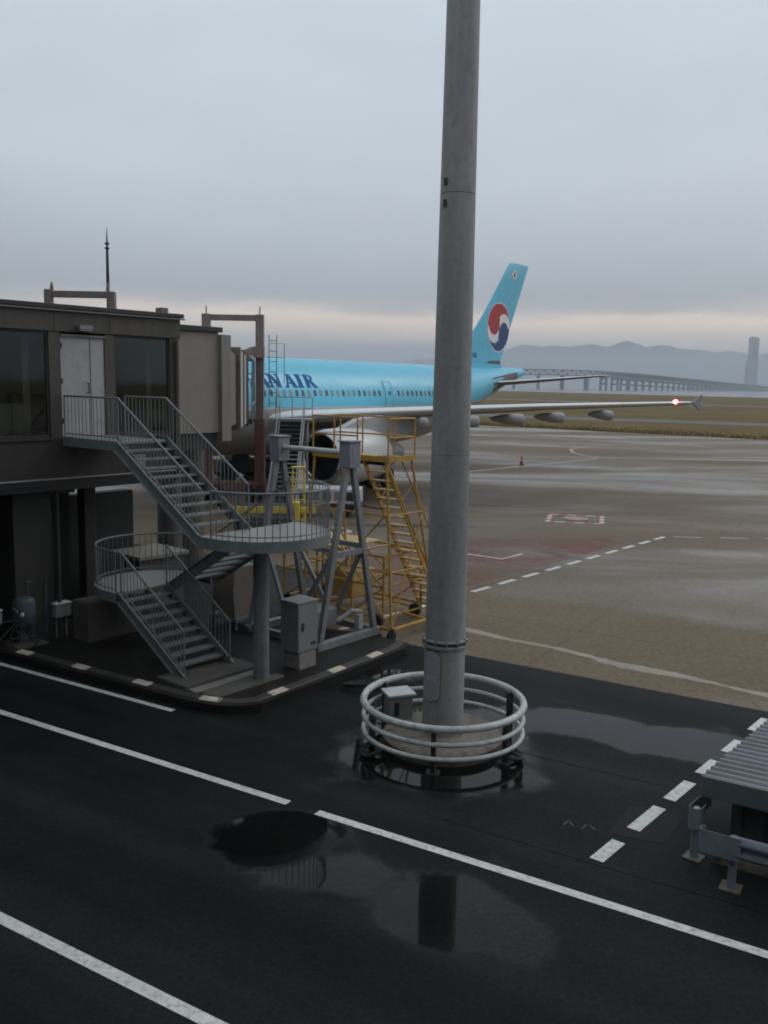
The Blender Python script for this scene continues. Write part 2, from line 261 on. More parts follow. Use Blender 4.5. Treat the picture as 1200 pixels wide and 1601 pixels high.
# ------------------------------------------------------------------ mesh helpers
class MB:
    def __init__(s): s.v = []; s.f = []
    def add(s, vs, fs):
        o = len(s.v); s.v += [tuple(p) for p in vs]; s.f += [tuple(i + o for i in f) for f in fs]; return s
    def box(s, x0, x1, y0, y1, z0, z1):
        return s.add([(x0, y0, z0), (x1, y0, z0), (x1, y1, z0), (x0, y1, z0), (x0, y0, z1), (x1, y0, z1), (x1, y1, z1), (x0, y1, z1)],
                     [(3, 2, 1, 0), (4, 5, 6, 7), (0, 1, 5, 4), (1, 2, 6, 5), (2, 3, 7, 6), (3, 0, 4, 7)])
    def bar(s, a, b, wx, wz, upv=(0, 0, 1)):
        a = Vector(a); b = Vector(b); d = (b - a).normalized(); u = Vector(upv)
        if abs(d.dot(u)) > .98: u = Vector((1, 0, 0))
        sd = d.cross(u).normalized(); u2 = sd.cross(d).normalized()
        P = []
        for q in (a, b):
            for i, j in ((-1, -1), (1, -1), (1, 1), (-1, 1)): P.append(q + sd * (i * wx / 2) + u2 * (j * wz / 2))
        return s.add(P, [(3, 2, 1, 0), (4, 5, 6, 7), (0, 1, 5, 4), (1, 2, 6, 5), (2, 3, 7, 6), (3, 0, 4, 7)])
    def tube(s, pts, r, n=8, closed=False, radii=None):
        pts = [Vector(p) for p in pts]; m = len(pts); P = []; prev = None
        for i, p in enumerate(pts):
            if closed: d = pts[(i + 1) % m] - pts[i - 1]
            else: d = pts[min(i + 1, m - 1)] - pts[max(i - 1, 0)]
            d.normalize()
            if prev is None:
                ref = Vector((0, 0, 1)) if abs(d.z) < .95 else Vector((1, 0, 0)); a = d.cross(ref).normalized()
            else: a = (prev - d * prev.dot(d)).normalized()
            prev = a; b = d.cross(a); rr = radii[i] if radii else r
            P += [p + (a * cos(2 * pi * k / n) + b * sin(2 * pi * k / n)) * rr for k in range(n)]
        F = []
        for i in range(m if closed else m - 1):
            j = (i + 1) % m
            F += [(i * n + k, i * n + (k + 1) % n, j * n + (k + 1) % n, j * n + k) for k in range(n)]
        if not closed: F += [tuple(range(n))[::-1], tuple((m - 1) * n + k for k in range(n))]
        return s.add(P, F)
    def lathe(s, prof, n=32, axis='z', o=(0, 0, 0), cap=True):
        P = []; o = Vector(o)
        for (r, h) in prof:
            for k in range(n):
                a = 2 * pi * k / n
                P.append(o + (Vector((r * cos(a), r * sin(a), h)) if axis == 'z' else Vector((h, r * cos(a), r * sin(a)))))
        F = [(i * n + k, i * n + (k + 1) % n, (i + 1) * n + (k + 1) % n, (i + 1) * n + k) for i in range(len(prof) - 1) for k in range(n)]
        if cap: F += [tuple(range(n))[::-1], tuple((len(prof) - 1) * n + k for k in range(n))]
        return s.add(P, F)
    def prism(s, poly, z0, z1):
        n = len(poly); return s.add([(x, y, z0) for x, y in poly] + [(x, y, z1) for x, y in poly],
            [tuple(range(n))[::-1], tuple(range(n, 2 * n))] + [(i, (i + 1) % n, n + (i + 1) % n, n + i) for i in range(n)])
    def extr(s, poly3, d):
        n = len(poly3); d = Vector(d); P = [Vector(p) for p in poly3]
        return s.add(P + [p + d for p in P], [tuple(range(n))[::-1], tuple(range(n, 2 * n))] + [(i, (i + 1) % n, n + (i + 1) % n, n + i) for i in range(n)])
    def sheet(s, poly, z): return s.add([(x, y, z) for x, y in poly], [tuple(range(len(poly)))])
    def mesh(s, name):
        m = bpy.data.meshes.new(name); m.from_pydata(s.v, [], s.f); m.validate(); bm = bmesh.new(); bm.from_mesh(m); bmesh.ops.recalc_face_normals(bm, faces=bm.faces); bm.to_mesh(m); bm.free(); return m
    def build(s, name, material, parent=None, smooth=True, bevel=0.0, loc=None, rz=None):
        m = s.mesh(name); return put(name, m, material, parent, smooth, bevel, loc, rz)
def put(name, m, material, parent=None, smooth=True, bevel=0.0, loc=None, rz=None):
    if not m.materials: m.materials.append(MATS[material])
    if smooth: m.shade_smooth(); m.set_sharp_from_angle(angle=radians(38))
    o = bpy.data.objects.new(name, m); C.objects.link(o); o.parent = parent
    if loc: o.location = loc
    if rz is not None: o.rotation_euler = (0, 0, rz)
    if bevel:
        b = o.modifiers.new('bevel', 'BEVEL'); b.width = bevel; b.segments = 2; b.limit_method = 'ANGLE'; b.angle_limit = radians(50)
    return o
def share(o, parent, loc=(0, 0, 0), rot=None):
    c = o.copy(); C.objects.link(c); c.parent = parent; c.location = loc
    if rot: c.rotation_euler = rot
    return c
def thing(name, label, cat, loc=(0, 0, 0), rz=0, group=None):
    o = bpy.data.objects.new(name, None); C.objects.link(o); o.location = loc; o.rotation_euler = (0, 0, rz); return tag(o, label, cat, group)
def tag(o, label, cat, group=None):
    o['label'] = label; o['category'] = cat
    if group: o['group'] = group
    return o
def struct(o, label=None, cat=None, kind='structure'):
    o['kind'] = kind
    if label: o['label'] = label
    if cat: o['category'] = cat
    return o

R_ = Vector((.857, -.515, 0)); N_ = Vector((.515, .857, 0))
def rn(r, n): return (R_.x * r + N_.x * n, R_.y * r + N_.y * n)     # road frame to world
LO = (-7.359, 20.68, 0); LZ = atan2(-.64, .768)                       # frame of the gangway: x outward from its wall, y along it
def lw(u, v): return (LO[0] + .768 * u + .64 * v, LO[1] - .64 * u + .768 * v)

# ------------------------------------------------------------------ ground
# the far shore edge of the airport island and the sea beyond it
struct(MB().sheet([(-3000, 1500), (-300, 1326), (127, 842), (279, 669), (900, -40), (1500, -700), (-1200, -700), (-3000, -100)], -.06).build('ground', 'grass', smooth=False), 'brown and green airfield grass reaching to the shore', 'grass')
struct(MB().sheet([(-9000, -3000), (9000, -3000), (9000, 9300), (-9000, 9300)], -4).build('sea', 'sea', smooth=False), 'flat grey sea beyond the airfield', 'sea')
ga = Vector((14.55, 140.56)); gd = Vector((.795, -.606))
e1 = ga - gd * 420; e2 = ga + gd * 180
ap = [rn(-330, 18.9), rn(260, 18.9), tuple(e2 + Vector((60, -120))), tuple(e2), tuple(e1), (e1.x - 150, e1.y)]
struct(MB().sheet(ap, 0).build('apron', 'apron_conc', smooth=False), 'wet brownish concrete apron under the airliner', 'apron')
struct(MB().sheet([rn(-330, -60), rn(260, -60), rn(260, 18.9), rn(-330, 18.9)], 0).build('road', 'asphalt', smooth=False), 'dark wet asphalt service road with puddles', 'road')
ta, tb = Vector((42, 177.75)), Vector((69, 164.65)); td = (tb - ta).normalized(); tnv = Vector((-td.y, td.x))
struct(MB().sheet([tuple(ta - td * 500 - tnv * 7), tuple(ta + td * 300 - tnv * 7), tuple(ta + td * 300 + tnv * 7), tuple(ta - td * 500 + tnv * 7)], -.03).build('taxiway', 'taxiway', smooth=False), 'pale taxiway strip crossing the brown grass', 'taxiway')
td2 = Vector((.84, -.54)); tn2 = Vector((.54, .84)); tc2 = Vector((140, 330))
struct(MB().sheet([tuple(tc2 - td2 * 700 - tn2 * 15), tuple(tc2 + td2 * 500 - tn2 * 15), tuple(tc2 + td2 * 500 + tn2 * 15), tuple(tc2 - td2 * 700 + tn2 * 15)], -.03).build('far_taxiway', 'taxiway', smooth=False), 'distant taxiway strip in the grass near the shore', 'taxiway')
# rough grass: real tufts along the field
def tufts(name, lab, gen, n):
    m = MB()
    for i in range(n):
        x, y, h = gen(); a = random.uniform(0, pi); wd = h * random.uniform(.3, .9); dx, dy = cos(a) * wd, sin(a) * wd
        lean = random.uniform(-.4, .4) * h
        m.add([(x - dx, y - dy, -.06), (x + dx, y + dy, -.06), (x + lean + dx * .3, y - lean, h), (x + lean - dx * .4, y - lean, h * .8)], [(0, 1, 2, 3)])
    o = m.build(name, 'grass_blade', smooth=False); struct(o, lab, 'grass', 'stuff')
def g1():
    t = random.uniform(-40, 120); d = abs(random.gauss(0, 6)); p = ga + gd * t + Vector((.606, .795)) * (d + .2); return p.x, p.y, random.uniform(.04, .14)
tufts('field_grass', 'rough tufts of brown grass along the apron edge', g1, 16000)

# painted lines
def paint_strip(name, label, pts, wd, m='paint_white', z=.004, group=None, cat='road marking'):
    pts = [Vector((p[0], p[1])) for p in pts]; Lp, Rp = [], []
    for i, p in enumerate(pts):
        d = (pts[min(i + 1, len(pts) - 1)] - pts[max(i - 1, 0)]).normalized(); nrm = Vector((-d.y, d.x)) * wd / 2
        Lp.append(p + nrm); Rp.append(p - nrm)
    n = len(pts); v = [(p.x, p.y, z) for p in Lp] + [(p.x, p.y, z) for p in Rp]
    o = MB().add(v, [(i, i + 1, n + i + 1, n + i) for i in range(n - 1)]).build(name, m, smooth=False)
    return tag(o, label, cat, group)
def sub(a, b, n): return [(a[0] + (b[0] - a[0]) * i / n, a[1] + (b[1] - a[1]) * i / n) for i in range(n + 1)]
paint_strip('lane_line', 'white lane line across the bottom left corner of the road', [rn(-40, 6.27), rn(7, 6.22)], .16)
paint_strip('lane_line', 'long white lane line running from the left edge to the gap', [rn(-40, 10.52), rn(-7.9, 10.48)], .15)
paint_strip('lane_line', 'white lane line running from the gap to the right edge', [rn(-7.36, 10.47), rn(40, 10.43)], .15)
paint_strip('lane_line', 'white edge line beside the painted kerb of the stair island', [rn(-40, 12.28), rn(-12.1, 12.36)], .13)
dd = Vector((.643, .766)); dp = Vector((2.97, 11.53))
names = ['first white dash nearest the lane line', 'white dash lying on the grey manhole patch', 'white dash beside the guardrail end', 'white dash at the front corner of the corrugated roof', 'white dash along the left edge of the corrugated roof', 'farthest white dash at the right edge beside the corrugated roof']
for k, (a, b) in enumerate([(0, .68), (1.15, 2.08), (2.43, 3.28), (3.72, 4.42), (4.92, 5.62), (6.3, 7.1)]):
    p, q = dp + dd * a, dp + dd * b; paint_strip('road_dash', names[k], [p, q], .2, z=.008, group='short dashes beside the corrugated shed')
# apron markings
wa, wb = Vector((2.71, 27.37)), Vector((11.98, 38.41)); wl = (wb - wa).length; wd_ = (wb - wa).normalized()
ordn = ['tenth', 'ninth', 'eighth', 'seventh', 'sixth', 'fifth', 'fourth', 'third', 'second', 'first']
for k in range(-4, 10):
    p = wa + wd_ * (wl * k / 9.6 + .1); q = p + wd_ * .95
    lab = (ordn[9 - (9 - k)] if k >= 0 else '') and 'white apron dash, number %s counted from the light mast outward' % ['one', 'two', 'three', 'four', 'five', 'six', 'seven', 'eight', 'nine', 'ten'][k] if k >= 0 else ['white apron dash just left of the light mast', 'second white apron dash left of the light mast', 'third white apron dash left of the light mast', 'fourth white apron dash left of the light mast'][-1 - k]
    paint_strip('apron_dash', lab, [p, q], .2, 'paint_white', group='dashed white line on the apron', cat='apron marking')
for k, (x0, x1) in enumerate([(12.5, 13.7), (14.5, 15.7), (16.4, 17.6)]):
    paint_strip('apron_dash', ['faint apron dash just right of the corner of the dashed line', 'middle one of the three faint level apron dashes', 'faint apron dash closest to the right edge'][k], [(x0, 38.55), (x1, 38.5)], .16, 'paint_worn', group='faint level dashes on the apron', cat='apron marking')
paint_strip('stand_corner_line', 'thin white angle painted on the red apron ground', [(2.2, 34.4), (4.39, 32.84), (5.28, 33.93)], .13, cat='apron marking')
paint_strip('guide_line', 'faint pale guide line passing the traffic cone', [(2, 61), (6.27, 66.22), (18.88, 80.25)], .35, 'paint_worn', cat='apron marking')
paint_strip('guide_curve', 'faint pinkish curved line far out on the apron', [(24.5, 99), (20.5, 95), (18.7, 91.5), (18.0, 87), (18.4, 83.5), (20.5, 80.5)], .35, 'paint_pink', cat='apron marking')
tag(MB().sheet([(2.6, 28.0), (7.0, 33.2), (9.9, 36.8), (9.4, 37.8), (5.6, 37.4), (3.0, 37.0), (1.4, 36.3), (-1.5, 30.2), (-.6, 26.0), (1.7, 26.9)], .003).build('red_zone', 'paint_red', smooth=False), 'worn red painted ground inside the dashed line', 'apron marking')
zm = mat('paint_red_worn', (.24, .05, .045), .45, 0, .3, 1.5); zt = zm.node_tree
zn = zt.nodes.new('ShaderNodeTexNoise'); zn.inputs['Scale'].default_value = .55; zn.inputs['Detail'].default_value = 8; zn.inputs['Roughness'].default_value = .7; zc_ = zt.nodes.new('ShaderNodeTexCoord'); zmp = zt.nodes.new('ShaderNodeMapping'); zmp.inputs['Scale'].default_value = (.5, 1, 1); zmp.inputs['Rotation'].default_value = (0, 0, .3); zt.links.new(zc_.outputs['Object'], zmp.inputs[0]); zt.links.new(zmp.outputs[0], zn.inputs['Vector'])
zr = zt.nodes.new('ShaderNodeMapRange'); zt.links.new(zn.outputs['Fac'], zr.inputs[0]); zr.inputs[1].default_value = .48; zr.inputs[2].default_value = .68; zr.inputs[3].default_value = .12; zr.inputs[4].default_value = .7; zt.links.new(zr.outputs[0], zt.nodes['Principled BSDF'].inputs['Alpha'])
bpy.data.objects['red_zone'].data.materials[0] = zm
paint_strip('red_line', 'red line on the ground behind the yellow stand', [(-4, 26.4), (-.5, 27.2), (2.4, 27.3), (6, 31.6)], .3, 'paint_red_worn', .006, cat='apron marking')
# hydrant pit marking: red and white blocks round a pale oval
hp = thing('hydrant_marking', 'red and white chequered box with a pale oval on the apron', 'apron marking', (9.24, 43.3, .005), LZ + .45)
hs = 1.35
k = 0
for side in range(4):
    for i in range(6):
        a0 = -hs + 2 * hs * i / 6; a1 = a0 + 2 * hs / 6
        q = [(a0, -hs), (a1, -hs), (a1, -hs + .22), (a0, -hs + .22)]
        ca, sa = cos(side * pi / 2), sin(side * pi / 2)
        MB().sheet([(x * ca - y * sa, x * sa + y * ca) for x, y in q], .0005 * (side % 2)).build('block', 'paint_white' if i % 2 else 'marking_red', hp, smooth=False)
MB().prism([(.62 * cos(2 * pi * i / 24), .62 * sin(2 * pi * i / 24)) for i in range(24)], .001, .03).build('pit_lid', 'paint_pink', hp)
# tan dried strip along the apron joint
m = MB(); pts = []
xs = [i * .18 for i in range(0, 46)]
random.seed(3)
lo = [(x, -(.10 + .07 * sin(x * 1.7) + random.uniform(0, .06)) * (1.7 if 4.0 < x < 7 else 1)) for x in xs]; hi = [(x, .07 + .06 * sin(x * 2.3 + 1) + random.uniform(0, .06)) for x in xs]
jd = Vector((5.4, -4.25)).normalized(); jn = Vector((-jd.y, jd.x)); jo = Vector((2.0, 23.25))
def jp(p): q = jo + jd * p[0] + jn * p[1]; return (q.x, q.y, .003)
n = len(xs); o = MB().add([jp(p) for p in lo] + [jp(p) for p in hi], [(i, i + 1, n + i + 1, n + i) for i in range(n - 1)]).build('dried_sealant_strip', 'dry_joint', smooth=False)
tag(o, 'ragged tan strip along the near concrete joint of the apron', 'apron marking')
# patch round the manhole, chalk scribbles
rc = [(3.33, 12.32), (3.45, 12.22), (3.95, 12.02), (4.08, 12.05), (4.55, 12.78), (4.5, 12.95), (3.98, 13.17), (3.84, 13.13)]
tag(MB().prism(rc, .0, .0045).build('manhole_cover', 'gse_dark', smooth=False), 'rounded grey manhole patch under a white dash', 'manhole')
mat('patch_grey', (.026, .025, .026), .8, 0, .3, 4, spec=.12); bpy.data.objects['manhole_cover'].data.materials[0] = MATS['patch_grey']
for k, (x, y, a) in enumerate([(2.72, 12.52, .95), (2.82, 12.62, -1.3), (2.97, 12.42, .9), (3.1, 12.52, -1.2)]):
    paint_strip('chalk_mark', ['faint chalk stroke farthest from the manhole', 'faint slanting chalk stroke near the first dash', 'faint chalk stroke closest to the manhole', 'faint short chalk stroke above the others'][k], [(x, y), (x + .15 * cos(a), y + .15 * sin(a))], .02, 'chalk', group='chalk scribbles on the road')

# tar seams in the road
mat('tar', (.004, .004, .004), .6, 0, .3, 4, spec=.08)
random.seed(21)
def seam(n0, r0, r1, lb):
    pts = []; r = r0; off = 0
    while r < r1: pts.append(rn(r, n0 + off)); off += random.uniform(-.02, .02); off *= .92; r += random.uniform(.25, .6)
    paint_strip('tar_seam', lb, pts, .025, 'tar', .0025, 'tar seams in the road', 'road seam')
seam(11.32, -6, 25, 'dark tar seam between the lane line and the guardrail'); seam(14.3, -11, -1.5, 'dark tar seam beside the foot of the light mast')

# ------------------------------------------------------------------ stair island with painted kerb
kpts = [rn(-40, 12.62), rn(-12.25, 12.6)]
c0 = Vector(rn(-12.25, 12.6)); end1 = Vector((-2.3, 16.85))
# rounded corner (quadratic) then up along the second side
cor = Vector((-2.95, 16.42))
for i in range(1, 9):
    t = i / 8; p = c0 * (1 - t) ** 2 + cor * 2 * t * (1 - t) + end1 * t * t; kpts.append((p.x, p.y))
kpts += [(-.76, 18.89), (.55, 20.72), (.66, 21.15)]
isl = kpts + [rn(-10.2, 18.9 - .02)]
# island top inset from the kerb
isl_poly = kpts + [(-.4, 22.0), (-3.0, 22.6), rn(-16, 24), rn(-40, 24)]
struct(MB().prism(isl_poly, -.02, .172).build('island_ground', 'island', smooth=False), 'dark wet ground under the stairs and gangway', 'ground')
kerb = struct(bpy.data.objects.new('kerb', None), 'kerb of the stair island with worn white blocks', 'kerb'); C.objects.link(kerb)
# resample the kerb line into kerb stones
line = [Vector(p) for p in kpts]; ds = [0]
for a, b in zip(line, line[1:]): ds.append(ds[-1] + (b - a).length)
def at_len(s_):
    for i in range(len(ds) - 1):
        if s_ <= ds[i + 1]: t = (s_ - ds[i]) / (ds[i + 1] - ds[i]); return line[i].lerp(line[i + 1], t)
    return line[-1]
marks = [Vector(p) for p in [(-8.28, 19.7), (-6.61, 18.72), (-5.0, 17.8), (-3.32, 16.63), (-2.17, 17.62), (-1.07, 19.05), (-.1, 20.3)]]
step = .46; s0 = ds[1] - step * 24; stones = []
while s0 < ds[-1] - .1: stones.append((s0, min(s0 + step - .012, ds[-1]))); s0 += step
best = {min(range(len(stones)), key=lambda i: (at_len((stones[i][0] + stones[i][1]) / 2) - q).length) for q in marks}
for i, (a, b) in enumerate(stones):
    pa, pb = at_len(a), at_len(b); d = (pb - pa).normalized(); inn = Vector((-d.y, d.x))
    P = []
    for p in (pa, pb):
        for off, z in ((0, -.02), (.015, .03), (.15, .185), (.32, .2), (.32, -.02)):
            q = p + inn * off; P.append((q.x, q.y, z))
    F = [(j, (j + 1) % 5, 5 + (j + 1) % 5, 5 + j) for j in range(5)] + [(4, 3, 2, 1, 0), (5, 6, 7, 8, 9)]
    MB().add(P, F).build('kerb_stone', 'kerb_mark' if i in best else 'kerb_dark', kerb, smooth=False)

# ------------------------------------------------------------------ gangway building (fixed bridge from the terminal)
gw = thing('gangway_building', 'dark brown elevated gangway with windows and a white door', 'building', LO, LZ)
ROOF, SOF, VL, VR, UB = 7.86, 3.9, -14.3, 3.3, -3.5
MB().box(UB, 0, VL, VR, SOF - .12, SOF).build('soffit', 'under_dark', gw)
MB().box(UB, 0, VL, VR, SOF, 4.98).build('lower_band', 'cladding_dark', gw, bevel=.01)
MB().box(UB, .03, VL, VR + .03, 7.36, ROOF).build('fascia', 'cladding', gw, bevel=.01)
rf = MB().box(UB - .1, .1, VL, VR + .1, ROOF, ROOF + .1).build('roof', 'roof_trim', gw, bevel=.01)
MB().box(.075, .12, VL, VR + .12, ROOF - .05, ROOF - .015).build('roof_flashing', 'trim_light', gw)
MB().box(-.6, -.35, 3.05, 3.25, ROOF + .1, ROOF + .26).build('roof_vent', 'trim_light', rf)
MB().box(UB + .02, UB + .1, VL, VR, 4.98, 7.36).build('back_wall', 'interior', gw)
MB().box(UB, -.12, VR - .08, VR, 4.98, 7.36).build('end_wall', 'cladding', gw)
MB().box(UB + .1, -.2, VL, VR - .1, 4.99, 5.02).build('floor_slab', 'interior', gw)
for nm, v0, v1 in [('pier', -.27, .02), ('pier', 1.16, 1.42), ('pier', 3.02, 3.3), ('pier', -2.2, -1.95), ('pier', -4.5, -4.25), ('pier', -6.8, -6.55)]:
    MB().box(-.14, .0, v0, v1, 4.98, 7.36).build(nm, 'cladding', gw, bevel=.008)
# windows: frame bars, pane, sill
for v0, v1 in [(-1.95, -.27), (1.42, 3.02), (-4.25, -2.2), (-6.55, -4.5)]:
    wn = MB(); fz0, fz1 = 5.0, 7.36
    wn.box(-.10, -.04, v0, v0 + .05, fz0, fz1).box(-.10, -.04, v1 - .05, v1, fz0, fz1).box(-.10, -.04, v0 + .05, v1 - .05, fz1 - .06, fz1).box(-.10, -.04, v0 + .05, v1 - .05, fz0, fz0 + .06)
    wo = wn.build('window_frame', 'cladding_dark', gw)
    MB().box(-.075, -.068, v0 + .05, v1 - .05, fz0 + .06, fz1 - .06).build('pane', 'glass_dark', wo)
    MB().box(-.02, .05, v0, v1, fz0 - .06, fz0 - .005).build('sill', 'cladding_dark', wo)
MB().box(-.6, -.52, -.62, -.46, 5.02, 7.3).build('curtain', 'curtain', gw)
MB().box(-.62, -.55, 2.72, 2.82, 5.02, 7.3).build('curtain', 'curtain', gw)
MB().box(-.35, -.3, -1.95, -.75, 5.02, 5.75).build('interior_panel', 'interior_panel', gw)
for v in (2.1, -1.3): MB().box(-1.9, -1.6, v, v + .12, 5.02, 7.35).build('interior_post', 'curtain', gw)
# white double door, ajar fold
dr = MB().box(-.09, -.03, .03, 1.15, 5.0, 7.26).build('door', 'door_white', gw)
MB().box(-.032, -.022, .775, .79, 5.02, 7.24).build('seam', 'cladding_dark', dr)
MB().box(-.03, .03, .02, 1.16, 7.26, 7.31).build('lintel', 'trim_light', dr)
MB().tube([(-.03, .7, 6.0), (.03, .7, 6.0), (.03, .7, 6.22), (-.03, .7, 6.22)], .015, 6).build('handle', 'gse_dark', dr)
for z in (5.3, 6.2, 7.0): MB().box(-.03, -.012, .035, .07, z, z + .12).build('hinge', 'cladding_dark', dr)
# panel joints on the fascia and band
for v in (-4.6, -2.1, -.13, 1.29): MB().box(.031, .036, v - .008, v + .008, 7.38, ROOF - .06).build('panel_joint', 'roof_trim', gw); MB().box(.001, .006, v - .008, v + .008, SOF + .02, 4.95).build('panel_joint', 'roof_trim', gw)
MB().tube([(.06, VR - .12, 7.3), (.06, VR - .12, SOF - .1)], .045, 10).build('downpipe', 'cladding', gw)
MB().tube([(.05, -1.9, 4.05), (.05, 1.9, 4.05), (.05, 3.1, 4.05)], .025, 8).build('cable_conduit', 'gantry_grey', gw)
MB().box(.0, .12, 1.9, 2.15, 4.2, 4.5).build('junction_box', 'gantry_grey', gw, bevel=.01)
lampb = MB().box(.03, .18, .42, .76, 7.42, 7.52).build('door_lamp', 'gantry_grey', gw, bevel=.01); MB().box(.05, .16, .45, .73, 7.40, 7.419).build('lamp_glass', 'box_lid', lampb)
# ground floor under the gangway
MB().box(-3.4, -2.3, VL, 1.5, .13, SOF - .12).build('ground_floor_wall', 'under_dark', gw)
for u, v, a, b in [(-1.1, -.45, .48, .48), (-1.9, 1.75, .17, .17), (-1.1, -5.6, .5, .5), (-1.0, -1.6, .12, .12)]:
    MB().box(u - a, u + a, v - b, v + b, .12, SOF - .12).build('column', 'column_dark', gw, bevel=.02)
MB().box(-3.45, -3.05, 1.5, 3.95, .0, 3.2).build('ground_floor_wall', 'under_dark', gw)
MB().tube([(-.55, .12, .13), (-.55, .12, 3.75)], .05, 10).build('drain_pipe', 'column_dark', gw)
MB().box(-2.3, -2.24, -.9, .9, .13, 2.2).build('roller_door', 'cladding_dark', gw)
MB().tube([(-2.1, -4, 3.5), (-2.1, 1.5, 3.5)], .09, 10).build('service_duct', 'tunnel_brown', gw)

# goal-shaped steel frame on the roof and the lightning mast
fr = thing('roof_frame', 'goal shaped steel frame standing on the gangway roof', 'frame', (-7.62, 23.0, ROOF + .1), 0)
MB().box(-.88, -.70, -.1, .1, 0, .53).build('post', 'post_brown', fr, bevel=.01); MB().box(.69, .86, -.1, .1, 0, .5).build('post', 'post_brown', fr, bevel=.01)
MB().box(-.70, .69, -.07, .07, .34, .5).build('beam', 'post_brown', fr, bevel=.01)
for x in (-.71, .68): MB().lathe([(.03, .45), (.048, .55), (.04, .64), (.005, .73)], 10).build('finial', 'post_brown', fr).location.x = x
am = thing('lightning_mast', 'thin dark lightning mast on the gangway roof', 'mast', (-6.95, 23.05, ROOF + .1))
MB().tube([(0, 0, 0), (0, 0, .9), (0, 0, 1.55)], .04, 10, radii=[.045, .04, .03]).build('pole', 'gse_dark', am)
for z in (1.55, 1.66): MB().lathe([(.03, z - .03), (.06, z - .01), (.06, z + .01), (.03, z + .03)], 12).build('collar', 'gse_dark', am)
MB().tube([(0, 0, 1.5), (0, 0, 1.85), (0, 0, 2.05)], .02, 8, radii=[.03, .016, .004]).build('rod', 'gse_dark', am)
MB().box(-.08, .08, -.08, .08, 0, .03).build('base_plate', 'gse_dark', am)

# ------------------------------------------------------------------ outside stair
st = thing('outside_staircase', 'grey steel staircase with two round landings from door to ground', 'staircase', LO, LZ)
ZP, ZL, ZM, Z0 = 5.0, 3.3, 1.65, .27
BAL = MB().tube([(0, 0, .0), (0, 0, .9)], .0095, 6).mesh('baluster'); BAL.materials.append(MATS['galv'])
def railing(path, h=.93, sp=.145, parent=st, low=True, post_ends=True, ends=(None, None)):
    P = [Vector(p) for p in path]
    top = [p + Vector((0, 0, h)) for p in P]
    ro = MB().tube(top, .024, 8).build('handrail', 'galv', parent)
    if low: MB().tube([p + Vector((0, 0, .09)) for p in P], .014, 6).build('bottom_rail', 'galv', ro)
    if post_ends:
        for p in (P[0], P[-1]): MB().tube([p - Vector((0, 0, .1)), p + Vector((0, 0, h))], .02, 8).build('post', 'galv', ro)
    acc = 0; seg = [(b - a).length for a, b in zip(P, P[1:])]; tot = sum(seg); k = sp
    while k < tot - .05:
        s_ = k; i = 0
        while s_ > seg[i]: s_ -= seg[i]; i += 1
        q = P[i].lerp(P[i + 1], s_ / seg[i]); b = bpy.data.objects.new('baluster', BAL); C.objects.link(b); b.parent = ro; b.location = q; b.scale = (1, 1, h / .93); k += sp
    return ro
def flight(u0, z0, u1, z1, v0, v1, n, tread='galv_tread'):
    """stringers and open treads from (u0,z0) down to (u1,z1)"""
    sg = 1 if u1 > u0 else -1; dz = (z0 - z1) / n; du = (u1 - u0) / n
    for v, s_ in ((v0, 1), (v1, -1)):
        sm = MB(); hh = .13
        d = Vector((u1 - u0, 0, z1 - z0)).normalized(); nrm = Vector((-d.z, 0, d.x)) * (1 if sg > 0 else -1)
        a = Vector((u0, v, z0)); b = Vector((u1, v, z1))
        a2 = a + nrm * .03; b2 = b + nrm * .03; a1 = a - nrm * .2; b1 = b - nrm * .2
        sm.extr([a1, b1, b2, a2], (0, .014 * s_, 0))
        sm.bar(a2 + Vector((0, -.02 * s_, 0)), b2 + Vector((0, -.02 * s_, 0)), .06, .014, nrm); sm.bar(a1 + Vector((0, -.02 * s_, 0)), b1 + Vector((0, -.02 * s_, 0)), .06, .014, nrm)
        sm.build('stringer', 'galv', st)
    tm = None
    for i in range(1, n):
        uu = u0 + du * i; zz = z0 - dz * i
        lo, hi_ = sorted((uu - du * .04, uu + du * .98 if False else uu - du * 1.0))
        if tm is None:
            tm = MB().box(lo - uu, hi_ - uu, v0 + .02, v1 - .02, -.035, 0).build('tread', tread, st, smooth=False); tm.location = (uu, 0, zz)
        else: share(tm, st, (uu, 0, zz))
# top platform
MB().box(.04, 2.16, .0, 1.3, ZP - .05, ZP).build('top_platform', 'landing_steel', st, bevel=.004)
MB().box(.04, 2.16, -.012, 0, ZP - .2, ZP + .01).box(.04, 2.16, 1.3, 1.312, ZP - .2, ZP + .01).build('platform_edge', 'galv', st)
for u in (.5, 1.2, 1.9): MB().box(u, u + .06, .0, 1.3, ZP - .15, ZP - .051).build('joist', 'galv', st)
flight(2.16, ZP, 4.88, ZL, .0, 1.3, 10)
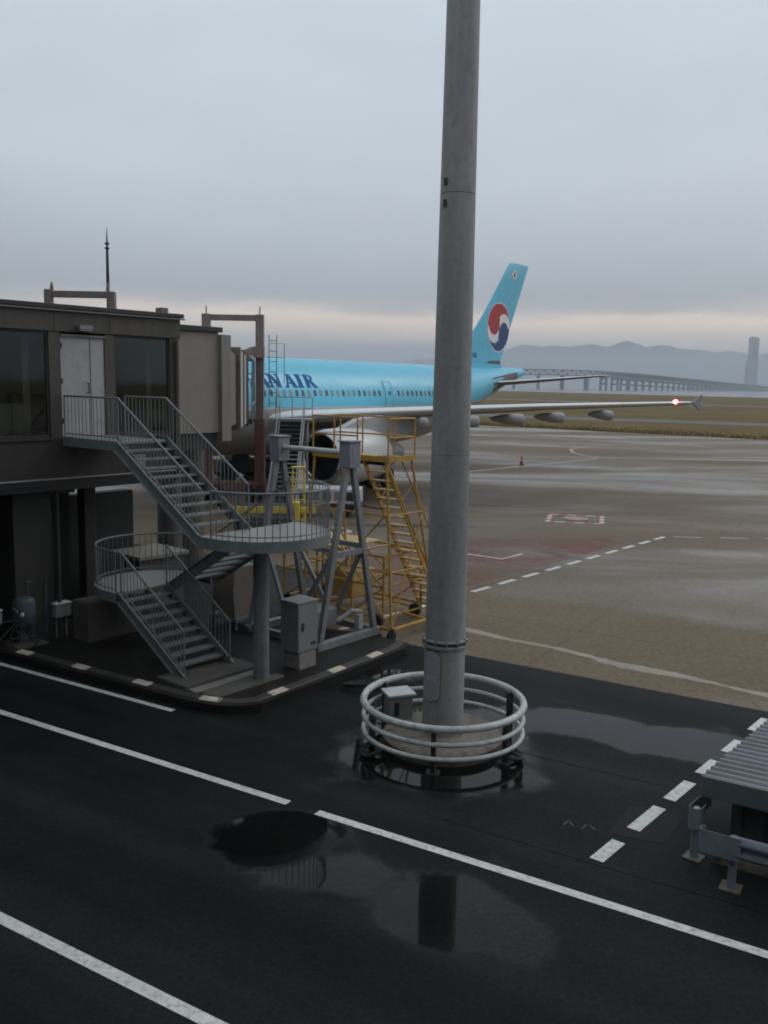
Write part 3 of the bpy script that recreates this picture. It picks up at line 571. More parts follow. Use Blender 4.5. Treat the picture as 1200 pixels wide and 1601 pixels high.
# upper round landing
def dshape(cu, cv, r, ust, sg):
    pts = [(ust, cv - r), (cu, cv - r)] if abs(ust - cu) > .01 else [(cu, cv - r)]
    for i in range(1, 24): a = -pi / 2 + pi * i / 24; pts.append((cu + sg * r * cos(a), cv + r * sin(a)))
    pts += [(cu, cv + r), (ust, cv + r)] if abs(ust - cu) > .01 else [(cu, cv + r)]
    return pts
up_ = dshape(5.22, 1.36, 1.38, 4.8, 1)
MB().prism(up_, ZL - .04, ZL).build('round_landing', 'landing_steel', st)
def rim(pts, z0, z1, th=.014, name='landing_rim'):
    m = MB(); n = len(pts); cx = sum(p[0] for p in pts) / n; cy = sum(p[1] for p in pts) / n; outp = []
    for i, (x, y) in enumerate(pts):
        a = Vector(pts[max(i - 1, 0)]); b = Vector(pts[min(i + 1, n - 1)]); d = (b - a).normalized(); nr = Vector((d.y, -d.x))
        if nr.dot(Vector((x - cx, y - cy))) < 0: nr = -nr
        outp.append((x + nr.x * th, y + nr.y * th))
    v = [(x, y, z) for z in (z0, z1) for x, y in pts] + [(x, y, z) for z in (z0, z1) for x, y in outp]
    f = []
    for i in range(n - 1): f += [(i, i + 1, n + i + 1, n + i), (2 * n + i, 3 * n + i, 3 * n + i + 1, 2 * n + i + 1), (n + i, n + i + 1, 3 * n + i + 1, 3 * n + i), (i, 2 * n + i, 2 * n + i + 1, i + 1)]
    f += [(0, n, 3 * n, 2 * n), (n - 1, 2 * n - 1, 4 * n - 1, 3 * n - 1)]
    return m.add(v, f).build(name, 'galv', st)
rim(up_, ZL - .21, ZL + .012)
MB().box(4.8, 4.86, 0, 2.72, ZL - .2, ZL - .041).box(5.6, 5.66, .05, 2.66, ZL - .18, ZL - .041).build('landing_beam', 'galv', st)
railing([(x, y, ZL) for x, y in [(p[0] + (5.22 - p[0]) * .02, p[1] + (1.36 - p[1]) * .02) for p in up_[1:-1]]])
# column below it
MB().lathe([(.165, .13), (.165, ZL - .04)], 24, o=(5.22, 1.31, 0)).build('column', 'galv', st)
MB().box(4.97, 5.47, 1.06, 1.56, .13, .16).build('base_plate', 'conc_dark', st)
for a in range(4): MB().extr([(5.22 + .16 * cos(a * pi / 2), 1.31 + .16 * sin(a * pi / 2), ZL - .5), (5.22 + .16 * cos(a * pi / 2), 1.31 + .16 * sin(a * pi / 2), ZL - .05), (5.22 + .6 * cos(a * pi / 2), 1.31 + .6 * sin(a * pi / 2), ZL - .05)], (.012 if a % 2 else 0, 0 if a % 2 else .012, 0)).build('bracket', 'galv', st)
flight(4.75, ZL, 1.95, ZM, 1.45, 2.68, 9)
lo_ = dshape(1.5, 1.36, 1.33, 1.9, -1)
MB().prism(lo_, ZM - .04, ZM).build('round_landing', 'landing_steel', st)
rim(lo_, ZM - .21, ZM + .012)
railing([(x, y, ZM) for x, y in [(p[0] + (1.5 - p[0]) * .02, p[1] + (1.36 - p[1]) * .02) for p in lo_[0:-1]]])
MB().lathe([(.12, .13), (.12, ZM - .04)], 16, o=(1.2, 1.4, 0)).build('column', 'galv', st)
flight(1.9, ZM, 4.2, Z0 - .02, .12, 1.4, 9)
# flight railings
railing([(.08, .03, ZP), (2.16, .03, ZP)]); railing([(2.16, .03, ZP), (4.88, .03, ZL)], post_ends=False)
railing([(.6, 1.27, ZP), (2.16, 1.27, ZP)]); railing([(2.16, 1.27, ZP), (4.88, 1.27, ZL)], post_ends=True)
railing([(1.95, .15, ZM), (4.15, .15, Z0)]); railing([(1.95, 1.37, ZM), (4.15, 1.37, Z0)])
railing([(4.7, 2.66, ZL), (1.95, 2.66, ZM)], post_ends=False)
# concrete steps at the foot
sl_ = thing('foot_slab', 'stepped concrete slabs at the foot of the stairs', 'slab', LO, LZ)
MB().box(3.75, 4.7, -.25, 1.7, .13, .26).build('upper_slab', 'conc_dark', sl_, bevel=.01)
for i in range(3): MB().box(4.72 + i * .27, 4.97 + i * .27, -.2 + .05 * i, 1.5 + .1 * i, .13, .2).build('paving_slab', 'conc_dark' if i else 'conc', sl_, bevel=.01)

# ------------------------------------------------------------------ things round the stair
cb = thing('control_cabinet', 'grey control cabinet on a concrete plinth under the round landing', 'cabinet', (*lw(5.17, 2.47), .13), LZ)
MB().box(-.22, .25, -.24, .28, 0, .42).build('plinth', 'conc', cb, bevel=.02)
MB().box(-.27, .27, -.3, .3, .42, 1.5).build('body', 'cab_grey', cb, bevel=.01)
MB().box(-.29, .29, -.32, .32, 1.5, 1.54).build('lid', 'cab_grey', cb, bevel=.008)
dq = MB().box(.27, .278, -.28, .28, .46, 1.47).build('door', 'cab_grey', cb)
MB().box(.278, .292, -.2, -.13, .9, 1.08).build('handle', 'gse_dark', dq); MB().box(.278, .281, .08, .24, .55, .61).build('name_plate', 'gse_dark', dq)
# housing behind the lower landing
hb = thing('equipment_housing', 'boxy grey equipment housing with pale lid behind the lower landing', 'housing', LO, LZ)
MB().box(-2.65, -1.4, 3.0, 4.45, .0, 1.5).build('body', 'conc_dark', hb, bevel=.02)
MB().box(-2.75, -1.3, 2.9, 4.55, 1.5, 1.62).build('lid', 'conc', hb, bevel=.02)
# low grey block under the lower landing
tag(MB().box(-.3, .35, .3, 2.2, .13, 1.1).build('plinth_block', 'conc_dark', smooth=False, bevel=.02, loc=LO, rz=LZ), 'grey concrete block below the lower round landing', 'block')
# hopper cart behind middle flight
hc = thing('hopper_cart', 'beige hopper cart on legs behind the middle stair flight', 'cart', (*lw(1.55, 3.75), 0), LZ)
MB().extr([(-.35, -.35, .55), (.35, -.35, .45), (.42, -.35, 1.75), (-.4, -.35, 1.75)], (0, .75, 0)).build('body', 'beige_panel', hc, bevel=.02)
for x, y in ((-.35, -.35), (.36, -.35), (-.35, .38), (.36, .38)): MB().bar((x * 1.3, y, .08), (x, y, 1.2), .06, .06).build('leg', 'gantry_grey', hc)
MB().box(-.5, .55, -.42, .46, .38, .46).build('tray', 'gantry_grey', hc)
for x in (-.45, .47): MB().lathe([(.03, -.4), (.09, -.4), (.09, -.34), (.03, -.34)], 12, axis='x').build('wheel', 'black_rubber', hc, loc=(x, 0, .09), rz=pi / 2)
# pump unit and boxes under the gangway
pu = thing('pump_unit', 'dim blue grey pump unit on feet under the gangway', 'pump', (*lw(-.62, -.75), .13), LZ)
MB().lathe([(.05, .5), (.24, .52), (.26, .6), (.26, 1.05), (.2, 1.14), (.05, 1.18)], 20).build('tank', 'pump_blue', pu)
for a in range(4): MB().tube([(.2 * cos(a * pi / 2 + .7), .2 * sin(a * pi / 2 + .7), .08), (.2 * cos(a * pi / 2 + .7), .2 * sin(a * pi / 2 + .7), .6)], .03, 8).build('leg', 'pump_blue', pu)
MB().box(-.38, .38, -.38, .38, 0, .09).build('base', 'conc_dark', pu, bevel=.01)
MB().tube([(.0, .1, 1.1), (.0, .1, 1.5), (0, .55, 1.5), (0, .55, .2)], .03, 8).build('pipe', 'pump_blue', pu)
for k, (u, v, h, lb) in enumerate([(-.55, .15, .85, 'pale switch box on two legs right of the pump unit'), (-.6, -1.55, .95, 'grey switch box on a post left of the pump unit')]):
    sb = thing('switch_box', lb, 'electrical box', (*lw(u, v), .13), LZ, 'switch boxes under the gangway')
    MB().box(-.12, .12, -.2, .2, h - .3, h + .02).build('body', 'cab_grey', sb, bevel=.01)
    MB().box(-.14, .14, -.22, .22, h + .02, h + .04).build('lid', 'box_lid', sb)
    for y in (-.13, .13): MB().tube([(0, y, 0), (0, y, h - .3)], .02, 8).build('leg', 'gantry_grey', sb)
bk = thing('parked_bicycle', 'bicycle parked in the dark under the gangway', 'bicycle', (*lw(-.35, -1.45), .13), LZ + pi / 2 - .3)
for x in (-.5, .5):
    wh = MB().tube([(x + .31 * cos(2 * pi * i / 24), 0, .33 + .31 * sin(2 * pi * i / 24)) for i in range(24)], .018, 6, closed=True).build('wheel', 'black_rubber', bk)
    sp_ = MB()
    for i in range(8): sp_.tube([(x, 0, .33), (x + .3 * cos(i * pi / 4), 0, .33 + .3 * sin(i * pi / 4))], .003, 4)
    sp_.build('spokes', 'galv', wh)
MB().tube([(-.5, 0, .33), (-.18, 0, .72), (.38, 0, .75), (-.05, 0, .32), (-.5, 0, .33)], .016, 6).tube([(-.05, 0, .32), (-.22, 0, .86)], .016, 6).tube([(.5, 0, .33), (.36, 0, .95)], .016, 6).build('frame', 'gse_dark', bk)
MB().tube([(.3, -.25, .98), (.36, 0, .96), (.3, .25, .98)], .014, 6).build('handlebar', 'galv', bk)
MB().box(-.34, -.1, -.06, .06, .86, .91).build('saddle', 'black_rubber', bk, bevel=.015)
MB().lathe([(.03, 0), (.06, .05), (.055, .07)], 12, axis='x', o=(.42, 0, .85)).build('headlight', 'box_lid', bk)

# ------------------------------------------------------------------ light mast with guard ring
PX, PY = 1.12, 15.54
lm = thing('light_mast', 'tall grey tapered light mast rising from the guard ring', 'light mast', (PX, PY, 0))
def pr(z): return .372 - (.372 - .268) * z / 12.5
def seg(z0, z1, nm='shaft'): return MB().lathe([(pr(z0), z0), (pr((z0 + z1) / 2), (z0 + z1) / 2), (pr(z1), z1)], 48).build(nm, 'pole_paint', lm)
seg(.2, 1.86); seg(1.93, 5.165, 'shaft'); seg(5.172, 9.44, 'shaft'); seg(9.45, 20, 'shaft')
for z in (1.83, 1.93): MB().lathe([(pr(z), z - .02), (pr(z) + .045, z - .016), (pr(z) + .045, z + .016), (pr(z), z + .02)], 48).build('flange', 'pole_paint', lm)
MB().lathe([(pr(1.86) - .01, 1.84), (pr(1.86) - .01, 1.94)], 32).build('joint_core', 'gse_dark', lm)
for z in (5.168, 9.445): MB().lathe([(pr(z) - .006, z - .012), (pr(z) - .006, z + .012)], 48).build('joint_core', 'gse_dark', lm)
for i in range(12): a = i * pi / 6; MB().lathe([(.018, 1.79), (.018, 1.97)], 8, o=((pr(1.88) + .028) * cos(a), (pr(1.88) + .028) * sin(a), 0)).build('bolt', 'galv', lm)
def pcurve(a, z, off): r = pr(z) + off; return (r * cos(a), r * sin(a), z)
def onpole(nm, amid, aw, z0, z1, off0, off1, material, n=14, round_=True):
    """oval plate wrapped on the mast"""
    hw = aw; zc = (z0 + z1) / 2; pts = []
    rr = pr(zc) * aw
    for i in range(n + 1): t = pi * i / n; pts.append((cos(t), z1 - rr + rr * sin(t)))
    for i in range(n + 1): t = pi + pi * i / n; pts.append((cos(t), z0 + rr + rr * sin(t)))
    N2 = len(pts); v = []; f = []
    cols = 7
    # build as strips between left and right edges
    left = sorted([p for p in pts if p[0] <= 1e-6], key=lambda p: p[1])
    zs = [z0 + (z1 - z0) * i / 28 for i in range(29)]
    m = MB(); V = []
    for z in zs:
        if z > z1 - rr: wv = sqrt(max(0, rr * rr - (z - z1 + rr) ** 2)) / rr
        elif z < z0 + rr: wv = sqrt(max(0, rr * rr - (z0 + rr - z) ** 2)) / rr
        else: wv = 1
        for off in (off0, off1):
            for k in range(cols + 1): V.append(pcurve(amid + hw * max(wv, .02) * (2 * k / cols - 1), z, off))
    W = cols + 1; F = []
    for i in range(len(zs) - 1):
        for lay in (0, 1):
            b = i * 2 * W + lay * W; c = b + 2 * W
            F += [(b + k, b + k + 1, c + k + 1, c + k) for k in range(cols)]
        for k in (0, cols): b = i * 2 * W + k; c = b + 2 * W; F.append((b, b + W, c + W, c))
    for i in (0, len(zs) - 1): b = i * 2 * W; F += [(b + k, b + k + 1, b + W + k + 1, b + W + k) for k in range(cols)]
    return m.add(V, F).build(nm, material, lm)
HA = atan2(-15.54, -1.12) - .62
hh_ = onpole('handhole_cover', HA, .44, .86, 1.77, -.01, .03, 'pole_cover')
onpole('handhole_shadow_rim', HA, .465, .84, 1.79, -.012, .012, 'seal_plate')  # dark rim standing in for the soft shadow round the cover
def text_mesh(s_, size):
    cu = bpy.data.curves.new('t', 'FONT'); cu.body = s_; cu.size = size; cu.align_x = 'CENTER'; cu.resolution_u = 3; to = bpy.data.objects.new('t', cu); C.objects.link(to)
    bpy.context.view_layer.update(); me = bpy.data.meshes.new_from_object(to.evaluated_get(bpy.context.evaluated_depsgraph_get())); bpy.data.objects.remove(to); return me
tm_ = text_mesh('B73', .13); tm_.materials.clear(); tm_.name = 'mast_number'
for v in tm_.vertices: x, y = v.co.x, v.co.y; z = 1.24 + y; v.co = pcurve(HA + x / (pr(1.24) + .034), z, .034)
put('number', tm_, 'box_lid', hh_, smooth=False)
for z in (9.62, 9.28): MB().box(-.03, .03, -.03, .03, -.05, .05).build('anchor', 'gse_dark', lm, loc=pcurve(atan2(-15.54, -1.12) - .75, z, .015))
MB().lathe([(1.08, .0), (1.08, .16), (1.0, .22), (.3, .24)], 40).build('footing', 'conc_brown', lm)
gr = thing('guard_ring', 'three white pipe rings guarding the foot of the light mast', 'guard rail', (PX, PY, 0))
RR = 1.42
for z, r, nm in ((.79, .062, 'top_ring'), (.52, .04, 'ring'), (.27, .04, 'ring')):
    MB().tube([(RR * cos(2 * pi * i / 72), RR * sin(2 * pi * i / 72), z) for i in range(72)], r, 12, closed=True).build(nm, 'ring_white', gr)
for i in range(6):
    a = radians(20 + 60 * i); ro = RR - .085
    po = MB().box(-.05, .05, -.04, .04, 0, .80).build('post', 'gse_dark', gr, loc=(ro * cos(a), ro * sin(a), 0), rz=a)
    MB().box(-.11, .11, -.11, .11, 0, .015).build('foot_plate', 'gse_dark', po)
for a in (0.3, 2.2, 3.6, 5.2): MB().lathe([(.064, -.02), (.066, 0), (.064, .02)], 12, axis='x').build('weld_collar', 'ring_white', gr, loc=(RR * cos(a), RR * sin(a), .79), rz=a + pi / 2)
ub = thing('utility_box', 'small utility box with pale lid inside the guard ring', 'box', (.33, 16.2, 0), .35)
MB().box(-.22, .22, -.19, .19, .18, .66).build('body', 'box_body', ub, bevel=.01); MB().box(-.27, .27, -.24, .24, .66, .71).build('lid', 'box_lid', ub, bevel=.01)
MB().box(-.15, -.05, -.2, -.19, .3, .55).build('panel', 'gse_dark', ub); MB().box(-.24, .24, -.21, .21, .0, .18).build('plinth', 'conc_dark', ub)
for k, (x, y, r, lb) in enumerate([(2.25, 14.75, .16, 'black hose loop by the right foot of the guard ring'), (-.15, 14.9, .16, 'black hose loop by the left foot of the guard ring'), (-.35, 18.35, .22, 'tangled black hose lying behind the guard ring')]):
    m = MB(); pts = []
    for i in range(40):
        a = 2 * pi * i / 16; rr = r * (1 + .25 * sin(a * 1.7 + k)); pts.append((rr * cos(a) * (1 if k < 2 else 1.7), rr * sin(a) * .8, .03 + .1 * abs(sin(a * .5 + k)) + .02 * (i / 40)))
    tag(m.tube(pts, .03, 8).build('rubber_hose', 'black_rubber', loc=(x, y, 0)), lb, 'hose', 'black hoses near the light mast')

# ------------------------------------------------------------------ corrugated shed and guardrails, right edge
shx, shy = 4.34, 11.61
sh = thing('low_shed', 'low shed with a corrugated grey metal roof at the right edge', 'shed', (shx, shy, 0), RD)
# local x along the road, local y along the dashes (skewed a little)
sk_ = Vector((.65, .76)); sx, sy = R_.x * sk_.x + R_.y * sk_.y, N_.x * sk_.x + N_.y * sk_.y
nr_ = 300; V = []; Fc = []
Wd, Ln = 5.2, 3.0
for i in range(nr_ + 1):
    t = Ln * i / nr_; zz = 1.2 + .022 * max(-1, min(1, 1.6 * sin(2 * pi * t / .165))) + .015 * t
    for x in (0, Wd):
        V.append((x + sx * t, sy * t, zz))
Fc = [(2 * i, 2 * i + 1, 2 * i + 3, 2 * i + 2) for i in range(nr_)]
o = MB().add(V, Fc).build('roof_sheet', 'shed_roof', sh); so_ = o.modifiers.new('thick', 'SOLIDIFY'); so_.thickness = .012
MB().box(.02, Wd, -.03, 0, .93, 1.215).build('fascia', 'shed_side', sh, bevel=.005)
MB().extr([(.02, 0, .98), (.02 + sx * Ln, sy * Ln, .98), (.02 + sx * Ln, sy * Ln, 1.16), (.02, 0, 1.16)], (.03, 0, 0)).build('side_fascia', 'shed_side', sh)
MB().box(.35, Wd - .2, .45, .55, 0, 1.0).build('front_wall', 'shed_dark', sh)
for i in range(16): MB().box(.36 + i * .29, .50 + i * .29, .42, .45, .05, .98).build('wall_rib', 'shed_dark', sh)
MB().extr([(.35 + .2, .5, 0), (.35 + sx * Ln, sy * Ln - .1, 0), (.35 + sx * Ln, sy * Ln - .1, 1.0), (.35 + .2, .5, 1.0)], (.06, 0, 0)).build('side_wall', 'shed_dark', sh)
MB().box(.2, Wd, .05, .4, 0, .12).build('kerb_block', 'conc_brown', sh)
def wbeam(parent, x0, x1, y, ztop=.75):
    prof = [(0, 0), (.03, .03), (.075, .06), (.08, .09), (.03, .13), (.01, .155), (.03, .18), (.08, .22), (.075, .25), (.03, .28), (0, .31)]
    m = MB(); nn_ = len(prof); V = []
    for x in (x0, x1):
        for d, h in prof: V.append((x, y - d, ztop - .31 + h))
    m.add(V, [(i, i + 1, nn_ + i + 1, nn_ + i) for i in range(nn_ - 1)])
    b = m.build('beam', 'rail_steel', parent); q = b.modifiers.new('thick', 'SOLIDIFY'); q.thickness = .006
    return b
gp_ = thing('guardrail', 'grey steel guardrail in front of the corrugated shed', 'guardrail', (4.54, 10.87, 0), RD)
wbeam(gp_, .05, 5.0, -.02)
# flat end terminal curled at its end
ter = []
for i in range(11): a = pi * .5 * i / 10; ter.append((-.42 - .05 * sin(a), -.06 + .1 - .1 * cos(a)))
pl = [(.1, -.09), (-.3, -.075)] + [(-.36 - .06 * sin(pi * i / 10), -.005 - .07 * cos(pi * i / 10)) for i in range(11)]
m = MB(); n = len(pl); m.add([(x, y, .44) for x, y in pl] + [(x, y, .75) for x, y in pl], [(i, i + 1, n + i + 1, n + i) for i in range(n - 1)])
o = m.build('end_terminal', 'rail_steel', gp_, smooth=False); q = o.modifiers.new('thick', 'SOLIDIFY'); q.thickness = .008
for k, x in enumerate((0, 2.0, 4.0)):
    p_ = MB().tube([(x, .05, .0), (x, .05, .70)], .055, 16).build('post', 'rail_steel', gp_)
    MB().box(x - .13, x + .13, -.08, .18, 0, .015).build('foot_plate', 'conc_brown', p_)
    MB().box(x - .05, x + .05, -.03, .03, .46, .72).build('bracket', 'rail_steel', p_)
g2 = thing('guardrail_end', 'short curled guardrail end beside the white dashes', 'guardrail', (4.3, 11.70, 0), atan2(.76, .65))
pl = [(.75, .03), (.0, .03)] + [(-.06 - .085 * sin(pi * i / 10), -.055 + .085 * cos(pi * i / 10)) for i in range(11)] + [(.1, -.14)]
m = MB(); n = len(pl); m.add([(x, y, .46) for x, y in pl] + [(x, y, .76) for x, y in pl], [(i, i + 1, n + i + 1, n + i) for i in range(n - 1)])
o = m.build('beam', 'rail_steel', g2, smooth=False); q = o.modifiers.new('thick', 'SOLIDIFY'); q.thickness = .008
p_ = MB().tube([(.0, -.05, 0), (.0, -.05, .7)], .055, 16).build('post', 'rail_steel', g2); MB().box(-.12, .12, -.17, .07, 0, .015).build('foot_plate', 'conc_brown', p_)
MB().lathe([(.055, .7), (.04, .725)], 16, o=(0, -.05, 0)).build('post_cap', 'ring_white', p_)

# ------------------------------------------------------------------ hose gantry (two A-frames with a pipe)
ga_ = thing('hose_gantry', 'grey gantry of two A-frames joined by a high pipe', 'gantry', LO, LZ)
UF, UK, VC = 4.72, 2.35, 4.55
for u in (UF, UK):
    hd = MB().box(u - .17, u + .17, VC - .19, VC + .19, 4.38, 4.98).build('head_box', 'head_grey', ga_, bevel=.015)
    MB().box(u - .2, u + .2, VC - .22, VC + .22, 4.98, 5.01).build('head_lid', 'head_grey', hd)
    MB().box(u + .17, u + .18, VC - .1, VC + .12, 4.5, 4.85).build('hatch', 'head_grey', hd)
    for s_ in (-1, 1):
        MB().bar((u, VC + s_ * .97, .28), (u, VC + s_ * .10, 4.4), .14, .12, (1, 0, 0)).build('leg', 'gantry_grey', ga_, bevel=.006)
    MB().bar((u, VC - .55, 2.35), (u, VC + .5, 2.35), .1, .12).build('cross_beam', 'gantry_grey', ga_)
    MB().box(u - .09, u + .09, VC - 1.1, VC + 1.1, .16, .34).build('ground_beam', 'gantry_grey', ga_, bevel=.006)
    for s_ in (-1, 1): MB().box(u - .12, u + .12, VC + s_ * 1.0 - .14, VC + s_ * 1.0 + .14, .0, .16).build('foot_block', 'black_rubber', ga_)
MB().tube([(UF, VC, 4.72), (UK, VC, 4.72)], .065, 16).build('pipe', 'ring_white', ga_)
for s_ in (-1, 1):
    MB().bar((UK, VC + s_ * .95, .28), (UF, VC + s_ * .95, .28), .12, .16).build('side_beam', 'gantry_grey', ga_)
    MB().bar((UK, VC + s_ * .5, 2.45), (UF, VC + s_ * .5, 2.45), .08, .12).build('side_tie', 'gantry_grey', ga_)
    MB().bar((UK, VC + s_ * .5, 2.45), ((UK + UF) / 2, VC + s_ * .75, .4), .08, .1).bar((UF, VC + s_ * .5, 2.45), ((UK + UF) / 2, VC + s_ * .75, .4), .08, .1).build('brace', 'gantry_grey', ga_)
MB().box(3.2, 3.9, VC - .5, VC + .5, .34, .8).build('tray_box', 'cab_grey', ga_, bevel=.02)
MB().tube([(4.3, VC + .9, .2), (4.45, VC + .7, .5), (4.5, VC + .75, .75), (4.4, VC + .5, .8), (4.2, VC + .2, .55)], .05, 8).build('hose', 'hose_white', ga_)
MB().box(4.45, 4.6, VC + .55, VC + .7, .34, .7).build('stub_post', 'ring_white', ga_)

# ------------------------------------------------------------------ yellow access stand
ys = thing('yellow_access_stand', 'tall yellow tube work stand with steep steps behind the mast', 'work stand', LO, LZ)
U0, U1, V0, V1, ZD = 2.2, 4.76, 5.9, 6.95, 4.5
MB().box(U0, 3.88, V0, V1, ZD - .05, ZD).box(3.88, U1, V0, V0 + .25, ZD - .05, ZD).box(3.88, U1, V1 - .12, V1, ZD - .05, ZD).box(U1 - .1, U1, V0 + .25, V1 - .12, ZD - .05, ZD).build('deck', 'yellow_deck', ys)
MB().box(U0, U1, V0 - .03, V0, ZD - .08, ZD + .06).build('toe_board', 'yellow', ys); MB().box(U1, U1 + .03, V0, V1, ZD - .08, ZD + .06).build('toe_board', 'yellow', ys)
MB().box(U0 + .1, U1 - .1, V0 + .1, V0 + .18, ZD - .18, ZD - .051).box(U0 + .1, 3.8, V1 - .18, V1 - .1, ZD - .18, ZD - .051).build('deck_beam', 'gse_dark', ys)
def ytube(nm, pts, r=.022): return MB().tube(pts, r, 8).build(nm, 'yellow', ys)
for u, v in ((U1, V1), (U1, V0), (4.1, V1), (3.75, V0), (U0, V0), (U0, V1), (3.0, V1), (2.95, V0)): 
    ytube('rail_post', [(u, v, ZD), (u, v, ZD + .98)])
for z in (.98, .52):
    ytube('rail', [(U1, V0, ZD + z), (U1, V1, ZD + z), (3.6, V1, ZD + z), (U0, V1, ZD + z), (U0, V0, ZD + z), (3.75, V0, ZD + z)])
# main legs splayed to the base
bu0, bu1, bv0, bv1 = 2.0, 5.12, 5.72, 8.5
for (u, v), (bu, bv) in zip(((U1 - .05, V0 + .02), (U0 + .05, V0 + .02), (U1 - .05, V1 - .05), (U0 + .05, V1 - .05)), ((bu1, bv0), (bu0, bv0), (bu1 - .05, 7.6), (bu0, 7.6))):
    ytube('leg', [(u, v, ZD - .05), (bu, bv, .3)], .034)
for z in (.3,):
    for a, b in (((bu0, bv0), (bu1, bv0)), ((bu1, bv0), (bu1, bv1)), ((bu1, bv1), (bu0, bv1)), ((bu0, bv1), (bu0, bv0))): ytube('base_tube', [(*a, z), (*b, z)], .045)
def lerpleg(f): # point on the right near leg
    return (U1 - .05 + (bu1 - U1 + .05) * f, V0 + .02 + (bv0 - V0 - .02) * f)
for z, f in ((3.1, .33), (1.7, .66)):
    a = lerpleg(f); ytube('tie', [(a[0], a[1], z), (2.2, a[1], z)], .022); ytube('tie', [(a[0], a[1], z), (a[0], 7.2, z)], .022); ytube('tie', [(2.2, a[1], z), (2.2, 7.2, z)], .022)
ytube('brace', [(bu1, bv0, .3), (2.4, V0, 3.1)], .022); ytube('brace', [(bu0, bv0, .3), (4.7, V0, 3.1)], .022)
ytube('brace', [(bu1, bv0, .3), (4.85, 7.2, 3.1)], .022); ytube('brace', [(4.7, V0, 4.4), (4.9, 7.4, 1.7)], .022); ytube('brace', [(bu0, bv1, .3), (2.3, 6.4, 3.1)], .022)
# steps
SA, SB = Vector((0, V0 + .02, 4.42)), Vector((0, 8.36, .3))
for u in (3.98, 4.68):
    MB().bar((u, SA.y, SA.z), (u, SB.y, SB.z), .03, .13, (0, .87, .5)).build('stringer', 'yellow', ys)
    ytube('handrail', [(u, SA.y + .55, SA.z + .1), (u, SB.y + .45, SB.z + .75), (u, SB.y, SB.z)], .02)
    for f in (.25, .5, .75): p = SA.lerp(SB, f); ytube('rail_post', [(u, p.y, p.z), (u, p.y + .5, p.z + .4)], .015)
nT = 17; t0 = None
for i in range(1, nT):
    p = SA.lerp(SB, i / nT)
    if t0 is None: t0 = MB().box(4.0, 4.66, -.11, .11, -.03, 0).build('tread', 'yellow_deck', ys, smooth=False); t0.location = p
    else: share(t0, ys, p)
for u, v in ((bu1, bv0), (bu0, bv0), (bu1, bv1), (bu0, bv1)):
    wq = MB().lathe([(.04, -.05), (.13, -.05), (.14, 0), (.13, .05), (.04, .05)], 20, axis='x').build('caster_wheel', 'black_rubber', ys, loc=(u, v, .14))
    MB().box(-.07, .07, -.03, .03, 0, .2).build('caster_fork', 'gse_dark', wq)

# low yellow lattice stand behind the gantry
y2 = thing('yellow_lattice_trolley', 'low yellow lattice trolley behind the grey gantry', 'trolley', (*lw(2.5, 7.3), 0), LZ)
def y2t(nm, pts, r=.03): return MB().tube(pts, r, 8).build(nm, 'yellow', y2)
for u in (-2.0, -.7, .6, 1.7):
    for v in (-.8, .8):
        y2t('upright', [(u, v, .25), (u, v, 1.9)], .035)
for v in (-.8, .8):
    for z in (.28, 1.1, 1.9): y2t('side_rail', [(-2.0, v, z), (1.7, v, z)], .035)
    for a, b in ((-2.0, -.7), (-.7, .6), (.6, 1.7)): y2t('brace', [(a, v, .28), (b, v, 1.1)], .022); y2t('brace', [(b, v, 1.1), (a, v, 1.9)], .022)
for u in (-2.0, -.7, .6, 1.7):
    for z in (.28, 1.1, 1.9): y2t('cross_tube', [(u, -.8, z), (u, .8, z)], .03)
MB().box(-2.05, .2, -.85, .85, 1.93, 1.97).build('deck', 'yellow_deck', y2)
MB().box(-.5, .3, -.5, .5, .5, 1.25).build('motor_box', 'yellow_deck', y2, bevel=.03)
for u in (-1.8, 1.5):
    for v in (-.8, .8): MB().lathe([(.05, -.06), (.17, -.06), (.19, 0), (.17, .06), (.05, .06)], 20, axis='x').build('wheel', 'black_rubber', y2, loc=(u, v, .19), rz=pi / 2)
y2t('tow_bar', [(1.7, 0, .3), (2.6, .1, .22), (3.1, .1, .22)], .04)

# ------------------------------------------------------------------ jet bridge
jb = thing('jet_bridge', 'brown and beige jet bridge reaching to the airliner door', 'jet bridge', LO, LZ)
# first box section continuing the gangway
MB().box(-3.3, -1.3, 3.34, 5.66, 4.86, 7.66).build('corridor', 'beige_panel', jb, bevel=.01)
MB().box(-3.35, -1.2, 3.34, 5.74, 7.66, 7.8).build('corridor_roof', 'roof_trim', jb, bevel=.01)
MB().box(-3.4, -1.16, 5.66, 6.0, 4.62, 7.6).build('end_frame', 'frame_taupe', jb, bevel=.01)
MB().lathe([(.36, .0), (.36, 4.86)], 28, o=(-3.1, 5.25, 0)).build('support_column', 'conc_dark', jb)
MB().box(-3.2, -1.4, 3.5, 5.6, 4.4, 4.86).build('corridor_frame', 'cladding_dark', jb)
def tun(name, p0, p1, hw, z0a, z1a, z0b, z1b, material):
    """tunnel section between two plan points (world), floor and roof heights at both ends"""
    a, b = Vector((*p0, 0)), Vector((*p1, 0)); d = (b - a).normalized(); s_ = Vector((-d.y, d.x, 0)) * -1
    P = []
    for p, zl, zh in ((a, z0a, z1a), (b, z0b, z1b)):
        for sg, z in ((-1, zl), (1, zl), (1, zh), (-1, zh)): q = p + s_ * (sg * hw); P.append((q.x, q.y, z))
    o = MB().add(P, [(3, 2, 1, 0), (4, 5, 6, 7), (0, 1, 5, 4), (1, 2, 6, 5), (2, 3, 7, 6), (3, 0, 4, 7)]).build(name, material, None, bevel=.02); o.parent = jb
    o.matrix_parent_inverse = (Matrix.Translation(LO) @ Matrix.Rotation(LZ, 4, 'Z')).inverted(); return o
